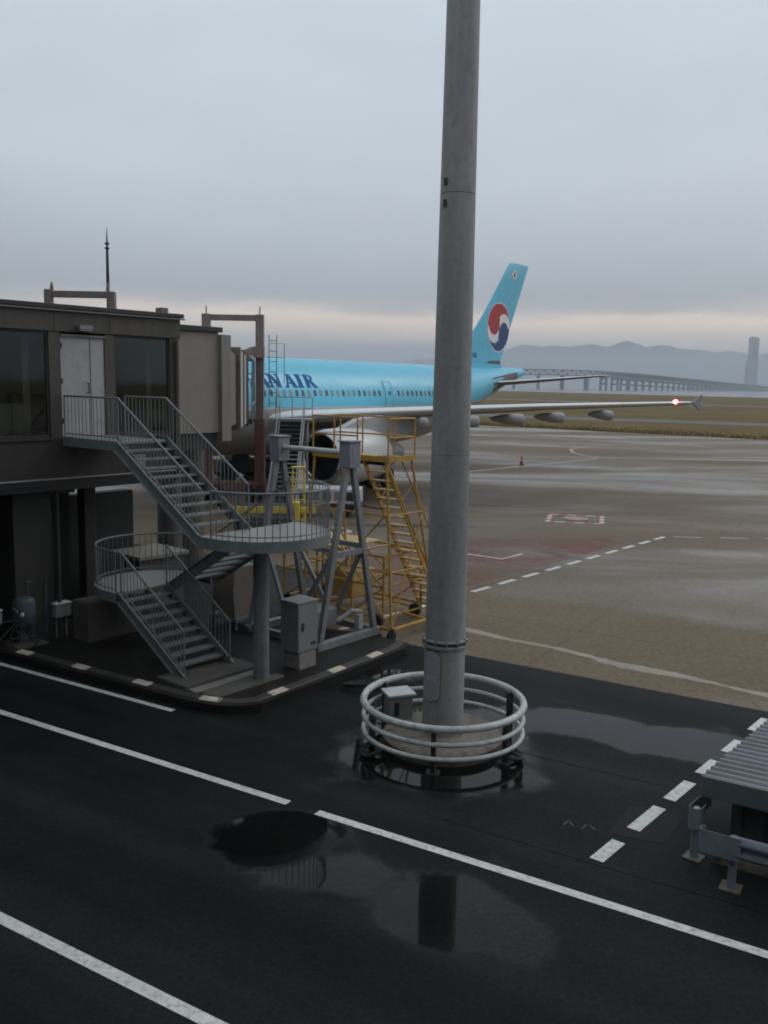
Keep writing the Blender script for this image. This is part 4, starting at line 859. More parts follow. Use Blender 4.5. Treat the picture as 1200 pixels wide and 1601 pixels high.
RUX, RUY = (-6.05 - LO[0]) * .768 - (28.0 - LO[1]) * .64, (-6.05 - LO[0]) * .64 + (28.0 - LO[1]) * .768
def tpt(Y): t = (Y - 28) / 15; return (-6.1 - 1.65 * t, Y)
MB().lathe([(1.1, 4.7), (1.1, 7.5)], 36, o=(RUX, RUY, 0)).build('rotunda', 'tunnel_brown', jb)
MB().lathe([(1.16, 7.5), (1.16, 7.62)], 36, o=(RUX, RUY, 0)).build('rotunda_roof', 'roof_trim', jb)
MB().lathe([(.45, .0), (.45, 4.7)], 28, o=(RUX, RUY, 0)).build('rotunda_column', 'conc_dark', jb)
tun('tunnel', tpt(28.6), tpt(36.5), 1.05, 4.75, 7.42, 4.6, 7.32, 'tunnel_brown')
t2 = tun('tunnel', tpt(36.0), tpt(42.5), 1.18, 4.42, 7.55, 4.3, 7.45, 'tunnel_light')
for Y in (36.0, 39.2, 42.3): tun('tunnel_frame', tpt(Y), tpt(Y + .2), 1.24, 4.36, 7.62, 4.36, 7.62, 'tunnel_brown')
tun('bellows', tpt(42.6), tpt(43.2), 1.26, 4.2, 7.6, 4.2, 7.6, 'black_rubber')
cabf = tun('cab_floor', tpt(43.3), tpt(47.6), 1.42, 4.25, 4.5, 4.25, 4.5, 'gse_dark'); tun('cab_roof', tpt(43.3), tpt(47.6), 1.42, 7.3, 7.5, 7.3, 7.5, 'tunnel_light')
# cab side glazing
def world_part(mb, name, material, **k):
    o = mb.build(name, material, None, **k); o.parent = jb; o.matrix_parent_inverse = (Matrix.Translation(LO) @ Matrix.Rotation(LZ, 4, 'Z')).inverted(); return o
ca, cbp = Vector((*tpt(43.3), 0)), Vector((*tpt(47.6), 0)); cdv = (cbp - ca).normalized(); csd = Vector((cdv.y, -cdv.x, 0))
for f0, f1 in ((0, .33), (.33, .66), (.66, 1)):
    a = ca.lerp(cbp, f0) + csd * 1.38; b = ca.lerp(cbp, f1) + csd * 1.38
    world_part(MB().extr([(a.x, a.y, 4.55), (b.x, b.y, 4.55), (b.x, b.y, 7.25), (a.x, a.y, 7.25)], csd * .012), 'cab_pane', 'glass_cab')
    world_part(MB().bar((b.x, b.y, 4.5), (b.x, b.y, 7.3), .07, .07), 'cab_mullion', 'tunnel_light')
a = ca + csd * 1.39; b = cbp + csd * 1.39
world_part(MB().bar((a.x, a.y, 5.2), (b.x, b.y, 5.2), .05, .06), 'cab_rail', 'ring_white')
# drive columns (portal) with bogie
for x, nm in ((-9.12, 'drive_column'), (-6.42, 'drive_column')):
    world_part(MB().box(x - .2, x + .2, 46.3, 46.7, 1.0, 9.6), nm, 'post_brown', bevel=.02)
    world_part(MB().box(x - .25, x + .25, 46.24, 46.76, 1.0, 4.4), 'column_sleeve', 'post_red', bevel=.02)
    world_part(MB().tube([(x, 46.5, 9.6), (x, 46.5, 9.98)], .03, 8), 'lightning_spike', 'gse_dark')
world_part(MB().box(-8.92, -6.62, 46.34, 46.66, 9.28, 9.57), 'portal_beam', 'post_brown', bevel=.02)
world_part(MB().box(-9.4, -6.1, 46.2, 46.8, .75, 1.15), 'axle_beam', 'post_red', bevel=.03)
for x in (-9.1, -8.6, -6.9, -6.4): world_part(MB().lathe([(.1, -.16), (.5, -.16), (.55, -.1), (.55, .1), (.5, .16), (.1, .16)], 28, axis='x', o=(x, 46.5, .55)), 'wheel', 'black_rubber')
world_part(MB().extr([(-6.15, 45.95, 7.45), (-6.15, 45.95, 8.0), (-6.7, 45.95, 8.0), (-7.45, 45.95, 7.7), (-7.45, 45.95, 7.45)], (0, .33, 0)), 'hanger_bracket', 'post_brown')
# roof ladder on the column
for x in (-5.93, -5.55): world_part(MB().tube([(x, 46.3, 5.0), (x, 46.3, 8.6)], .025, 6), 'ladder_rail', 'gantry_grey')
for i in range(7): world_part(MB().tube([(-5.93, 46.3, 5.2 + i * .52), (-5.55, 46.3, 5.2 + i * .52)], .018, 6), 'rung', 'gse_dark')
world_part(MB().tube([(-5.2, 46.6, 6.2), (-5.2, 46.6, 8.2), (-5.9, 46.6, 8.2)], .025, 6).tube([(-5.2, 46.6, 7.5), (-6.1, 46.6, 7.5)], .02, 6), 'ladder_cage', 'stair_frame')
# service stair at the cab
ss = thing('service_stair', 'dark green stepped service stair beside the jet bridge column', 'stair', (-4.75, 46.3, 0), 0)
MB().box(-.95, .95, -.2, 1.0, 4.36, 4.44).build('platform', 'stair_frame', ss)
for i in range(22):
    zz = 4.3 - i * .195; yy = -.25 - i * .22
    MB().box(-.58, .58, yy - .12, yy + .12, zz - .04, zz).build('tread', 'stair_green', ss, smooth=False); MB().box(-.58, .58, yy + .1, yy + .12, zz - .19, zz - .041).build('riser', 'stair_green', ss, smooth=False)
for x in (-.62, .62):
    MB().bar((x, -.1, 4.3), (x, -5.0, .05), .05, .22).build('stringer', 'stair_frame', ss)
    MB().tube([(x, -.15, 4.4), (x, -.15, 5.45)], .03, 6).tube([(x, -.15, 5.45), (x, -5.0, 1.1), (x, -5.0, .1)], .028, 6).build('handrail', 'stair_frame', ss)
for x in (-.95, -.1, .95): MB().tube([(x, .95, 4.4), (x, .95, 5.5)], .028, 6).build('rail_post', 'stair_frame', ss)
MB().tube([(-.95, .95, 5.5), (.95, .95, 5.5), (.95, -.15, 5.5)], .028, 6).tube([(-.95, .95, 4.95), (.95, .95, 4.95), (.95, -.15, 4.95)], .02, 6).build('rail', 'stair_frame', ss)
for x in (-.75, .75): MB().tube([(x, .2, 0), (x, .2, 4.36)], .06, 8).build('leg', 'stair_frame', ss)

# ------------------------------------------------------------------ ground equipment seen through the stair
tw = thing('tow_tractor', 'black tow tractor on the apron beneath the jet bridge', 'tractor', (-9.3, 58.5, 0), .5)
MB().extr([(-1.6, -.9, .45), (1.6, -.9, .45), (1.6, -.9, 1.0), (.6, -.9, 1.15), (.5, -.9, 1.35), (-1.6, -.9, 1.2)], (0, 1.8, 0)).build('body', 'gse_dark', tw, bevel=.04)
MB().extr([(-.9, -.75, 1.2), (.35, -.75, 1.2), (.2, -.75, 2.1), (-.75, -.75, 2.1)], (0, 1.5, 0)).build('cabin', 'gse_dark', tw, bevel=.04)
for x in (-1.0, 1.0):
    for y in (-.95, .95): MB().lathe([(.12, -.17), (.48, -.17), (.52, -.1), (.52, .1), (.48, .17), (.12, .17)], 24, axis='x').build('wheel', 'black_rubber', tw, loc=(x, y, .52), rz=pi / 2)
for y in (-.6, .6): MB().lathe([(.02, 0), (.1, .02), (.1, .05)], 12, axis='x', o=(1.6, y, .85)).build('headlight', 'box_lid', tw)
bl = thing('yellow_belt_loader', 'bright yellow belt loader seen through the landing railing', 'belt loader', (-4.7, 36.0, 0), .12)
MB().extr([(-1.9, -.45, 1.12), (2.0, -.45, 1.12), (2.0, -.45, 1.4), (-1.9, -.45, 1.42)], (0, .9, 0)).build('conveyor', 'yellow_bright', bl, bevel=.03)
MB().box(-1.85, 1.95, -.4, .4, 1.42, 1.44).build('belt', 'gse_dark', bl)
MB().box(-1.3, 1.3, -.7, .7, .45, .85).build('chassis', 'gse_dark', bl, bevel=.04)
for x in (-.9, .9): MB().box(x - .1, x + .1, -.3, .3, .85, 1.12).build('lift_arm', 'yellow_bright', bl)
for x in (-.85, .85):
    for y in (-.72, .72): MB().lathe([(.08, -.1), (.33, -.1), (.36, 0), (.33, .1), (.08, .1)], 20, axis='x').build('wheel', 'black_rubber', bl, loc=(x, y, .36), rz=pi / 2)
MB().box(.9, 1.3, -.7, -.2, .85, 1.6).build('seat_box', 'yellow_bright', bl, bevel=.03)
lad = thing('yellow_step_ladder', 'upright yellow step ladder behind the landing railing', 'ladder', (-3.55, 37.5, 0), .2)
for x in (-.28, .28): MB().bar((x, 0, 0), (x * .8, .35, 2.75), .06, .08).build('side_rail', 'yellow_bright', lad); MB().bar((x, .95, 0), (x * .8, .38, 2.7), .05, .05).build('rear_leg', 'yellow_bright', lad)
for i in range(9): MB().box(-.26, .26, .02 + i * .038, .16 + i * .038, .28 + i * .28, .31 + i * .28).build('step', 'yellow_bright', lad)
MB().box(-.28, .28, .2, .55, 2.75, 2.8).build('top_step', 'yellow_bright', lad)
gpu = thing('power_unit_trailer', 'low white power unit trailer beneath the engine', 'trailer', (-2.9, 43.2, 0), -.1)
MB().box(-1.8, 1.8, -.7, .7, .62, 1.35).build('body', 'gse_white', gpu, bevel=.05)
for i in range(6): MB().box(-1.6 + i * .55, -1.2 + i * .55, -.71, -.70, .78, 1.2).build('louvre_panel', 'gse_dark' if i % 2 else 'cab_grey', gpu)
MB().box(-1.85, 1.85, -.72, .72, .45, .62).build('chassis', 'gse_dark', gpu)
for x in (-1.1, 1.1):
    for y in (-.7, .7): MB().lathe([(.08, -.1), (.27, -.1), (.3, 0), (.27, .1), (.08, .1)], 20, axis='x').build('wheel', 'black_rubber', gpu, loc=(x, y, .3), rz=pi / 2)
MB().tube([(1.85, 0, .5), (2.9, 0, .35)], .05, 8).build('tow_bar', 'gse_dark', gpu)
tag(MB().tube([(-3.6, 38.9, .1), (-3.3, 38.6, .1), (-2.4, 38.4, .1), (-1.7, 38.2, .1), (-1.4, 37.6, .1), (-1.8, 37.0, .1)], .09, 8).build('ground_hose', 'hose_white'), 'pale hose lying on the apron beyond the landing', 'hose')
cn = thing('traffic_cone', 'single dark red traffic cone standing on the far apron', 'traffic cone', (10.92, 72.35, 0))
MB().box(-.2, .2, -.2, .2, 0, .05).build('base', 'gse_dark', cn, bevel=.01); MB().lathe([(.16, .05), (.05, .68), (.035, .72)], 20).build('body', 'cone_red', cn); MB().lathe([(.122, .3), (.096, .45)], 20).build('band', 'paint_worn', cn)

# ------------------------------------------------------------------ airliner (local x aft, y starboard, z up)
TH = .63013
pl = thing('airliner', 'sky blue passenger airliner parked with its nose behind the jet bridge', 'airplane', (9.913 - 50 * sin(TH), 77.944 - 50 * cos(TH), 0), atan2(cos(TH), sin(TH)))
ZC, RF = 4.89, 2.82
prof = [(0, 3.95, .02, .02), (.35, 4.0, .55, .5), (1.2, 4.18, 1.12, 1.05), (2.6, 4.45, 1.75, 1.7), (4.5, 4.72, 2.3, 2.35), (6.8, 4.86, 2.66, 2.7), (9.5, ZC, RF, RF), (14, ZC, RF, RF), (20, ZC, RF, RF), (26, ZC, RF, RF), (32, ZC, RF, RF), (34.5, 4.93, 2.80, 2.77),
        (37, 5.08, 2.70, 2.62), (40, 5.43, 2.42, 2.25), (43, 5.88, 2.02, 1.80), (46, 6.38, 1.52, 1.30), (49, 6.88, 1.02, .86), (51.5, 7.22, .68, .55), (53, 7.4, .42, .34), (53.6, 7.46, .16, .14)]
NS = 48; V = []; 
for x, zc, ry, rz_ in prof:
    for k in range(NS): a = 2 * pi * k / NS; V.append((x, -ry * cos(a), zc + rz_ * sin(a)))
Fq = [(i * NS + k, i * NS + (k + 1) % NS, (i + 1) * NS + (k + 1) % NS, (i + 1) * NS + k) for i in range(len(prof) - 1) for k in range(NS)] + [tuple(range(NS)), tuple((len(prof) - 1) * NS + k for k in range(NS))[::-1]]
fus = MB().add(V, Fq).build('fuselage', 'plane_blue', pl)
# paint split: blue above the cheat line, grey belly
def fus_mat():
    m = MATS['plane_blue'].copy(); m.name = 'fuselage_paint'; t = m.node_tree; b = t.nodes['Principled BSDF']
    old = b.inputs['Base Color'].links[0].from_socket
    tcn = t.nodes.new('ShaderNodeTexCoord'); s_ = t.nodes.new('ShaderNodeSeparateXYZ'); t.links.new(tcn.outputs['Object'], s_.inputs[0])
    # belly line rises towards the tail
    mr_ = t.nodes.new('ShaderNodeMapRange'); t.links.new(s_.outputs['X'], mr_.inputs[0]); mr_.inputs[1].default_value = 36; mr_.inputs[2].default_value = 52; mr_.inputs[3].default_value = 0; mr_.inputs[4].default_value = .6
    sb_ = t.nodes.new('ShaderNodeMath'); sb_.operation = 'SUBTRACT'; t.links.new(s_.outputs['Z'], sb_.inputs[0]); t.links.new(mr_.outputs[0], sb_.inputs[1])
    rp = t.nodes.new('ShaderNodeValToRGB'); rp.color_ramp.interpolation = 'CONSTANT'; mp_ = t.nodes.new('ShaderNodeMapRange'); t.links.new(sb_.outputs[0], mp_.inputs[0]); mp_.inputs[1].default_value = 2; mp_.inputs[2].default_value = 8; t.links.new(mp_.outputs[0], rp.inputs[0])
    e = rp.color_ramp.elements; e[0].position = 0; e[0].color = (.33, .31, .295, 1); e[1].position = (4.72 - 2) / 6; e[1].color = (.46, .47, .48, 1); x = e.new((4.84 - 2) / 6); x.color = (0, 0, 0, 1)
    gt = t.nodes.new('ShaderNodeMath'); gt.operation = 'GREATER_THAN'; t.links.new(sb_.outputs[0], gt.inputs[0]); gt.inputs[1].default_value = 4.84
    mx = t.nodes.new('ShaderNodeMix'); mx.data_type = 'RGBA'; t.links.new(gt.outputs[0], mx.inputs[0]); t.links.new(rp.outputs[0], mx.inputs[6]); t.links.new(old, mx.inputs[7]); t.links.new(mx.outputs[2], b.inputs['Base Color'])
    return m
fus.data.materials[0] = fus_mat()
def fs(x, ang, off=.012):  # point on the port side of the cylindrical body
    a = radians(ang); return (x, -(RF + off) * cos(a), ZC + (RF + off) * sin(a))
# cabin windows
WA = 15.5; wmesh = None
dw, dh = .115, .19
def winmesh(material, nm):
    pts = []
    for i in range(16):
        a = 2 * pi * i / 16; cx = abs(cos(a)) ** .6 * (1 if cos(a) > 0 else -1); cy = abs(sin(a)) ** .6 * (1 if sin(a) > 0 else -1); pts.append((dw * cx, dh * cy))
    m = MB(); v = []
    for off in (-.02, .012):
        for x, t in pts:
            a = radians(WA) + t / RF; v.append((x, -(RF + off) * cos(a), ZC + (RF + off) * sin(a)))
    n = 16; me = m.add(v, [tuple(range(n, 2 * n))] + [(i, (i + 1) % n, n + (i + 1) % n, n + i) for i in range(n)]).mesh(nm); me.materials.append(MATS[material]); return me
wm1, wm2 = winmesh('plane_window', 'cabin_window'), winmesh('window_shade', 'cabin_window_shade')
x = 9.0; random.seed(5)
while x < 43.5:
    if not (28.9 < x < 30.6 or 15.7 < x < 17.3 or x > 37.5):
        o = bpy.data.objects.new('cabin_window', wm2 if random.random() < .35 else wm1); C.objects.link(o); o.parent = pl; o.location = (x, 0, 0)
    x += .533
# doors on the port side
def door(x0, x1, z0a, z1a, nm='door'):
    v = []; k = 14
    for off in (0.0, .02):
        for i in range(k + 1):
            a = z0a + (z1a - z0a) * i / k
            for xx in (x0, x1): v.append(fs(xx, a, off))
    W = 2 * (k + 1); f = [(W + 2 * i, W + 2 * i + 1, W + 2 * i + 3, W + 2 * i + 2) for i in range(k)]
    f += [(2 * i, 2 * i + 2, W + 2 * i + 2, W + 2 * i) for i in range(k)] + [(2 * i + 1, W + 2 * i + 1, W + 2 * i + 3, 2 * i + 3) for i in range(k)] + [(0, W, W + 1, 1), (W - 2, W - 1, 2 * W - 1, 2 * W - 2)]
    return MB().add(v, f).build(nm, 'door_trim', pl)
mat('door_trim', (.30, .50, .58), .4, 0, .1, 1)
for x0, x1 in ((16.0, 17.07), (29.35, 30.15)):
    o = door(x0, x1, -4, 32); fr_ = MB()
    o.data.materials[0] = fus.data.materials[0]
    for a0, a1 in (((x0, -4), (x0, 32)), ((x1, -4), (x1, 32)), ((x0, 32), (x1, 32)), ((x0, -4), (x1, -4))):
        pts = [fs(a0[0] + (a1[0] - a0[0]) * i / 8, a0[1] + (a1[1] - a0[1]) * i / 8, .022) for i in range(9)]; fr_.tube(pts, .028, 6)
    fr_.build('door_outline', 'door_trim', o)
    MB().add([fs(x0 + .35, 13, .03), fs(x0 + .6, 13, .03), fs(x0 + .6, 18, .03), fs(x0 + .35, 18, .03)], [(0, 1, 2, 3)]).build('door_window', 'plane_window', o)
# company lettering, slab-serif strokes laid on the curved skin
T0, T1 = 22.3, 40.0            # degrees of the letters' foot and head
def stroke(m, p, q, wd, n=10):
    """p,q in letter units (x 0..1 wide, y 0..1 high), horizontal-cut stroke of width wd"""
    for i in range(n):
        a = [p[0] + (q[0] - p[0]) * (i + j) / n for j in (0, 1)]; b = [p[1] + (q[1] - p[1]) * (i + j) / n for j in (0, 1)]
        m.append([(a[0] - wd / 2, b[0]), (a[0] + wd / 2, b[0]), (a[1] + wd / 2, b[1]), (a[1] - wd / 2, b[1])])
def hbar(m, x0, x1, y, t):
    m.append([(x0, y - t / 2), (x1, y - t / 2), (x1, y + t / 2), (x0, y + t / 2)])
def arc(m, cx, cy, rx, ry, a0, a1, t0, t1, n=14):
    for i in range(n):
        A = [radians(a0 + (a1 - a0) * (i + j) / n) for j in (0, 1)]
        m.append([(cx + rx * cos(A[0]), cy + ry * sin(A[0])), (cx + (rx - t0) * cos(A[0]), cy + (ry - t1) * sin(A[0])), (cx + (rx - t0) * cos(A[1]), cy + (ry - t1) * sin(A[1])), (cx + rx * cos(A[1]), cy + ry * sin(A[1]))])
def letter(ch):
    m = []; TK, TN, SF = .33, .17, .12
    def serif(x, y, w_=.36): hbar(m, x - w_ / 2, x + w_ / 2, y, SF)
    if ch == 'K': stroke(m, (.2, 0), (.2, 1), TK); stroke(m, (.3, .45), (.82, 1), TN); stroke(m, (.42, .55), (.85, 0), TK); serif(.2, .045); serif(.2, .955); serif(.82, .955); serif(.85, .045)
    if ch == 'O': arc(m, .5, .5, .5, .5, 0, 360, .24, .1, 36)
    if ch == 'R': stroke(m, (.2, 0), (.2, 1), TK); arc(m, .35, .74, .48, .26, -90, 90, .24, .1, 14); hbar(m, .2, .36, .95, .1); hbar(m, .2, .36, .53, .1); stroke(m, (.5, .5), (.86, 0), TK); serif(.2, .045); serif(.13, .955, .3); serif(.88, .045, .34)
    if ch == 'E': stroke(m, (.2, 0), (.2, 1), TK); hbar(m, .05, .85, .05, .1); hbar(m, .05, .82, .95, .1); hbar(m, .2, .6, .52, .09); stroke(m, (.82, .05), (.82, .28), .07); stroke(m, (.79, .72), (.79, .95), .07)
    if ch == 'A': stroke(m, (.12, 0), (.48, 1), TN); stroke(m, (.84, 0), (.5, 1), TK); hbar(m, .25, .7, .32, .09); serif(.12, .045, .32); serif(.84, .045, .4)
    if ch == 'N': stroke(m, (.15, 0), (.15, 1), TN); stroke(m, (.2, 1), (.82, 0), TK); stroke(m, (.86, 0), (.86, 1), TN); serif(.15, .045, .32); serif(.12, .955, .34); serif(.86, .955, .32)
    if ch == 'I': stroke(m, (.5, 0), (.5, 1), TK + .04); serif(.5, .045, .5); serif(.5, .955, .5)
    return m
LWID = .94
xcur = {}
layout = [('K', 13.75), ('O', 14.78), ('R', 15.85), ('E', 16.85), ('A', 17.72), ('N', 18.68), ('A', 19.95), ('I', 20.78), ('R', 21.72)]
for ch, x0 in layout:
    v = []; f = []
    for kq, quad in enumerate(letter(ch)):
        o_ = len(v); off = .014 + .0004 * (kq % 7)
        for (a, b) in quad: v.append(fs(x0 + a * LWID, T0 + (T1 - T0) * b, off))
        f.append((o_, o_ + 1, o_ + 2, o_ + 3))
    MB().add(v, f).build('letter', 'plane_text', pl, smooth=False)
# wings
def wing(sgn, nm):
    st_ = [(2.3, 17.9, 11.2, 4.2, .14), (2.9, 18.5, 10.2, 4.27, .135), (8.0, 21.62, 7.1, 4.72, .12), (15, 25.9, 4.7, 5.2, .11), (21.6, 29.9, 2.75, 5.55, .10), (22.2, 30.35, 2.3, 5.58, .08)]
    Pn = 14; up_v = []; V = []
    tt = [0, .006, .02, .05, .12, .25, .4, .6, .8, 1.0]
    def thick(t, tc_): return tc_ * (2.6 * sqrt(t) * (1 - t) * .62 + .0 + .012 * (1 - t))
    rows = []
    for y, xle, ch, z, tc_ in st_:
        row = []
        for t in tt: row.append((xle + ch * t, -sgn * y, z + ch * (thick(t, tc_) * .55 - .02 * t)))
        for t in tt[-2:0:-1]: row.append((xle + ch * t, -sgn * y, z - ch * (thick(t, tc_) * .6 + .02 * t)))
        rows.append(row); V += row
    n = len(rows[0]); F = [(i * n + k, i * n + (k + 1) % n, (i + 1) * n + (k + 1) % n, (i + 1) * n + k) for i in range(len(rows) - 1) for k in range(n)] + [tuple(range(n)), tuple((len(rows) - 1) * n + k for k in range(n))[::-1]]
    wo = MB().add(V, F).build(nm, 'wing_top', pl)
    # shade of the lower skin put into a darker colour: assign by face position in the section
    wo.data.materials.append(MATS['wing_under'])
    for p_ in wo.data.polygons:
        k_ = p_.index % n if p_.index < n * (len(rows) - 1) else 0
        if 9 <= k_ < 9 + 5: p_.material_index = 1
    # tip fence
    y = 22.25; xt = 30.4
    MB().extr([(xt + .1, -sgn * y, 5.58), (xt + 1.35, -sgn * y, 5.98), (xt + 1.75, -sgn * y, 5.98), (xt + 1.55, -sgn * y, 5.55), (xt + 1.75, -sgn * y, 5.15), (xt + 1.3, -sgn * y, 5.15)], (0, -sgn * .06, 0)).build('wingtip_fence', 'wing_under', wo)
    # flap track fairings
    for yf, L0, hh in ((6.0, 4.8, .7), (9.0, 4.6, .72), (11.8, 4.2, .68), (14.2, 3.9, .64), (17.0, 3.4, .58)):
        f_ = (yf - 2.9) / 18.7; xle = 18.5 + 11.4 * f_; ch = 10.2 - 7.5 * f_ if yf > 8 else 10.2 - 3.1 * (yf - 2.9) / 5.1
        z = 4.27 + 1.3 * f_ - .12; x1 = xle + ch + .7; x0 = x1 - L0
        pr_ = [(.02, 0), (.4, .12), (.7, .35), (.9, .6), (1.0, .85), (.95, .97), (.7, 1.0)]
        Vf = []
        for r_, t in pr_:
            for k in range(16): a = 2 * pi * k / 16; Vf.append((x0 + (x1 - x0) * t, -sgn * yf + .22 * r_ * cos(a), z - hh * .55 - .15 * t + hh * .52 * r_ * sin(a)))
        Ff = [(i * 16 + k, i * 16 + (k + 1) % 16, (i + 1) * 16 + (k + 1) % 16, (i + 1) * 16 + k) for i in range(len(pr_) - 1) for k in range(16)] + [tuple(range(16)), tuple((len(pr_) - 1) * 16 + k for k in range(16))]
        MB().add(Vf, Ff).build('flap_track_fairing', 'fairing', wo)
    return wo
wp = wing(1, 'wing'); ws = wing(-1, 'wing')
# port navigation light
nl = MB().lathe([(.02, -.12), (.1, -.07), (.13, 0), (.1, .07), (.02, .12)], 14, axis='x', o=(30.0, -21.55, 5.6)).build('navigation_light', 'nav_red', wp)
MB().lathe([(.01, -.16), (.06, -.13), (.06, -.1)], 12, axis='x', o=(29.98, -21.55, 5.62)).build('lamp_core', 'nav_core', nl)
# wing to body fairing
Vf = []; pr_ = [(.05, 15.5), (.6, 17.5), (.95, 20), (1, 24), (.95, 28), (.55, 31.5), (.05, 33.5)]
for r_, x in pr_:
    for k in range(24): a = 2 * pi * k / 24; Vf.append((x, 3.0 * r_ * cos(a), 3.35 + 1.55 * r_ * sin(a) * (1 if sin(a) < 0 else .7)))
MB().add(Vf, [(i * 24 + k, i * 24 + (k + 1) % 24, (i + 1) * 24 + (k + 1) % 24, (i + 1) * 24 + k) for i in range(len(pr_) - 1) for k in range(24)] + [tuple(range(24)), tuple(6 * 24 + k for k in range(24))]).build('belly_fairing', 'plane_grey', pl)
# engines
for sgn in (1, -1):
    ex, ey, ez = 16.7, -sgn * 7.94, 2.45
    nac = MB().lathe([(1.18, .0), (1.30, .02), (1.40, .15), (1.47, .6), (1.5, 1.5), (1.48, 2.8), (1.38, 3.8), (1.22, 4.6), (1.15, 4.65)], 48, 'x', (ex, ey, ez), cap=False).build('engine_nacelle', 'nacelle', pl)
    MB().lathe([(1.18, .0), (1.12, .08), (1.14, .5), (1.2, 1.3), (1.2, 1.45), (.02, 1.45)], 48, 'x', (ex, ey, ez), cap=False).build('inlet_duct', 'inlet_black', nac)
    MB().lathe([(1.12, .09), (1.17, -.02), (1.24, -.06), (1.32, -.02), (1.41, .16)], 48, 'x', (ex, ey, ez), cap=False).build('inlet_lip', 'lip_metal', nac)
    MB().lathe([(.0, .75), (.12, .85), (.3, 1.15), (.36, 1.42)], 24, 'x', (ex, ey, ez), cap=False).build('spinner', 'fan_grey', nac)
    fb = MB()
    for k in range(24):
        a = 2 * pi * k / 24; b = a + .16
        fb.add([(ex + 1.38, ey + .34 * cos(a), ez + .34 * sin(a)), (ex + 1.28, ey + .34 * cos(b), ez + .34 * sin(b)), (ex + 1.2, ey + 1.16 * cos(b + .05), ez + 1.16 * sin(b + .05)), (ex + 1.4, ey + 1.16 * cos(a - .03), ez + 1.16 * sin(a - .03))], [(0, 1, 2, 3)])
    fb.build('fan', 'fan_grey', nac)
    MB().lathe([(1.0, 4.2), (.95, 5.0), (.72, 6.0), (.6, 6.4), (.55, 6.4), (.4, 6.9), (.05, 7.4)], 36, 'x', (ex, ey, ez), cap=False).build('core_cowl', 'gear_metal', nac)
    # pylon
    MB().extr([(ex + 1.2, ey - .22, ez + 1.42), (ex + 3.0, ey - .22, ez + 2.0), (ex + 5.6, ey - .22, ez + 2.15), (ex + 8.2, ey - .22, ez + 1.75), (ex + 9.0, ey - .22, ez + 1.35), (ex + 6.8, ey - .22, ez + .7), (ex + 4.4, ey - .22, ez + .9)], (0, .44, 0)).build('engine_pylon', 'pylon_grey', pl, bevel=.08)
# tail fin
def fin_y(t): return .30 * (2.2 * sqrt(max(t, 0)) * (1 - t) + .02)
FL = [(7.3, 39.6, 9.9), (7.75, 41.6, 8.1), (8.3, 42.4, 7.0), (12.2, 46.5, 4.95), (16.35, 50.25, 3.45), (16.5, 50.6, 3.0)]
tt = [0, .01, .04, .1, .2, .35, .5, .7, .85, 1.0]
def finsec(z):
    for (za, xa, ca_), (zb, xb, cb_) in zip(FL, FL[1:]):
        if za <= z <= zb: t = (z - za) / (zb - za); return xa + (xb - xa) * t, ca_ + (cb_ - ca_) * t
    return FL[-1][1:]
V = []; zs = [7.3, 7.75, 8.3, 9.5, 11, 12.2, 13.5, 15, 16.35, 16.5]
for z in zs:
    xl, ch = finsec(z); th_ = (ch / 8) * (1 if z < 16.4 else .5)
    V += [(xl + ch * t, -th_ * fin_y(t), z) for t in tt] + [(xl + ch * t, th_ * fin_y(t), z) for t in tt[-2:0:-1]]
n = 2 * len(tt) - 2
fin = MB().add(V, [(i * n + k, i * n + (k + 1) % n, (i + 1) * n + (k + 1) % n, (i + 1) * n + k) for i in range(len(zs) - 1) for k in range(n)] + [tuple(range(n))[::-1], tuple((len(zs) - 1) * n + k for k in range(n))]).build('tail_fin', 'plane_blue', pl)
def on_fin(x, z, off=.012):
    xl, ch = finsec(z); t = min(max((x - xl) / ch, 0), 1); return (x, -((ch / 8) * fin_y(t) + off), z)
# rudder hinge line
MB().tube([on_fin(finsec(z)[0] + finsec(z)[1] * .68, z, .004) for z in (8.35, 10, 12, 14, 16.3)], .02, 6).build('rudder_joint', 'door_trim', fin)
MB().extr([(46.6, -.2, 8.02), (49.2, -.1, 8.05), (49.2, -.1, 8.3), (47.2, -.2, 8.24)], (0, .3, 0)).build('rudder_foot', 'seal_plate', fin)
# round emblem: red and dark blue halves parted by a white S
EC, ER = (48.72, 11.02), 2.02
G = 96; cells = {'plane_red': [], 'plane_navy': [], 'plane_white': []}
def cls(u, v):
    r = sqrt(u * u + v * v)
    if r > 1: return None
    # two round heads: red low left, blue high right
    rh = sqrt((u + .44) ** 2 + (v - .14) ** 2); bh = sqrt((u - .44) ** 2 + (v + .22) ** 2)
    if r > .965: return 'plane_white'
    if rh < .46 or (v > 0 and u < .02 and rh < 1.2) : red = True
    else: red = False
    blue = bh < .44 or (v < 0 and u > -.02 and bh < 1.2)
    if u >= .0 and not blue:
        # upper right: red beyond the white crescent
        q = sqrt((u - .40) ** 2 / .62 ** 2 + (v + .02) ** 2 / .58 ** 2)
        if q > 1: return 'plane_red'
        return 'plane_white' if not red else 'plane_red'
    if u < 0 and not red:
        q = sqrt((u + .40) ** 2 / .62 ** 2 + (v + .02) ** 2 / .62 ** 2)
        if q > 1: return 'plane_navy'
        return 'plane_white' if not blue else 'plane_navy'
    if red and blue: return 'plane_white'
    return 'plane_red' if red else 'plane_navy'
for i in range(G):
    for j in range(G):
        u, v = (2 * (i + .5) / G - 1), (2 * (j + .5) / G - 1); c_ = cls(u, v)
        if c_: cells[c_].append((i, j))
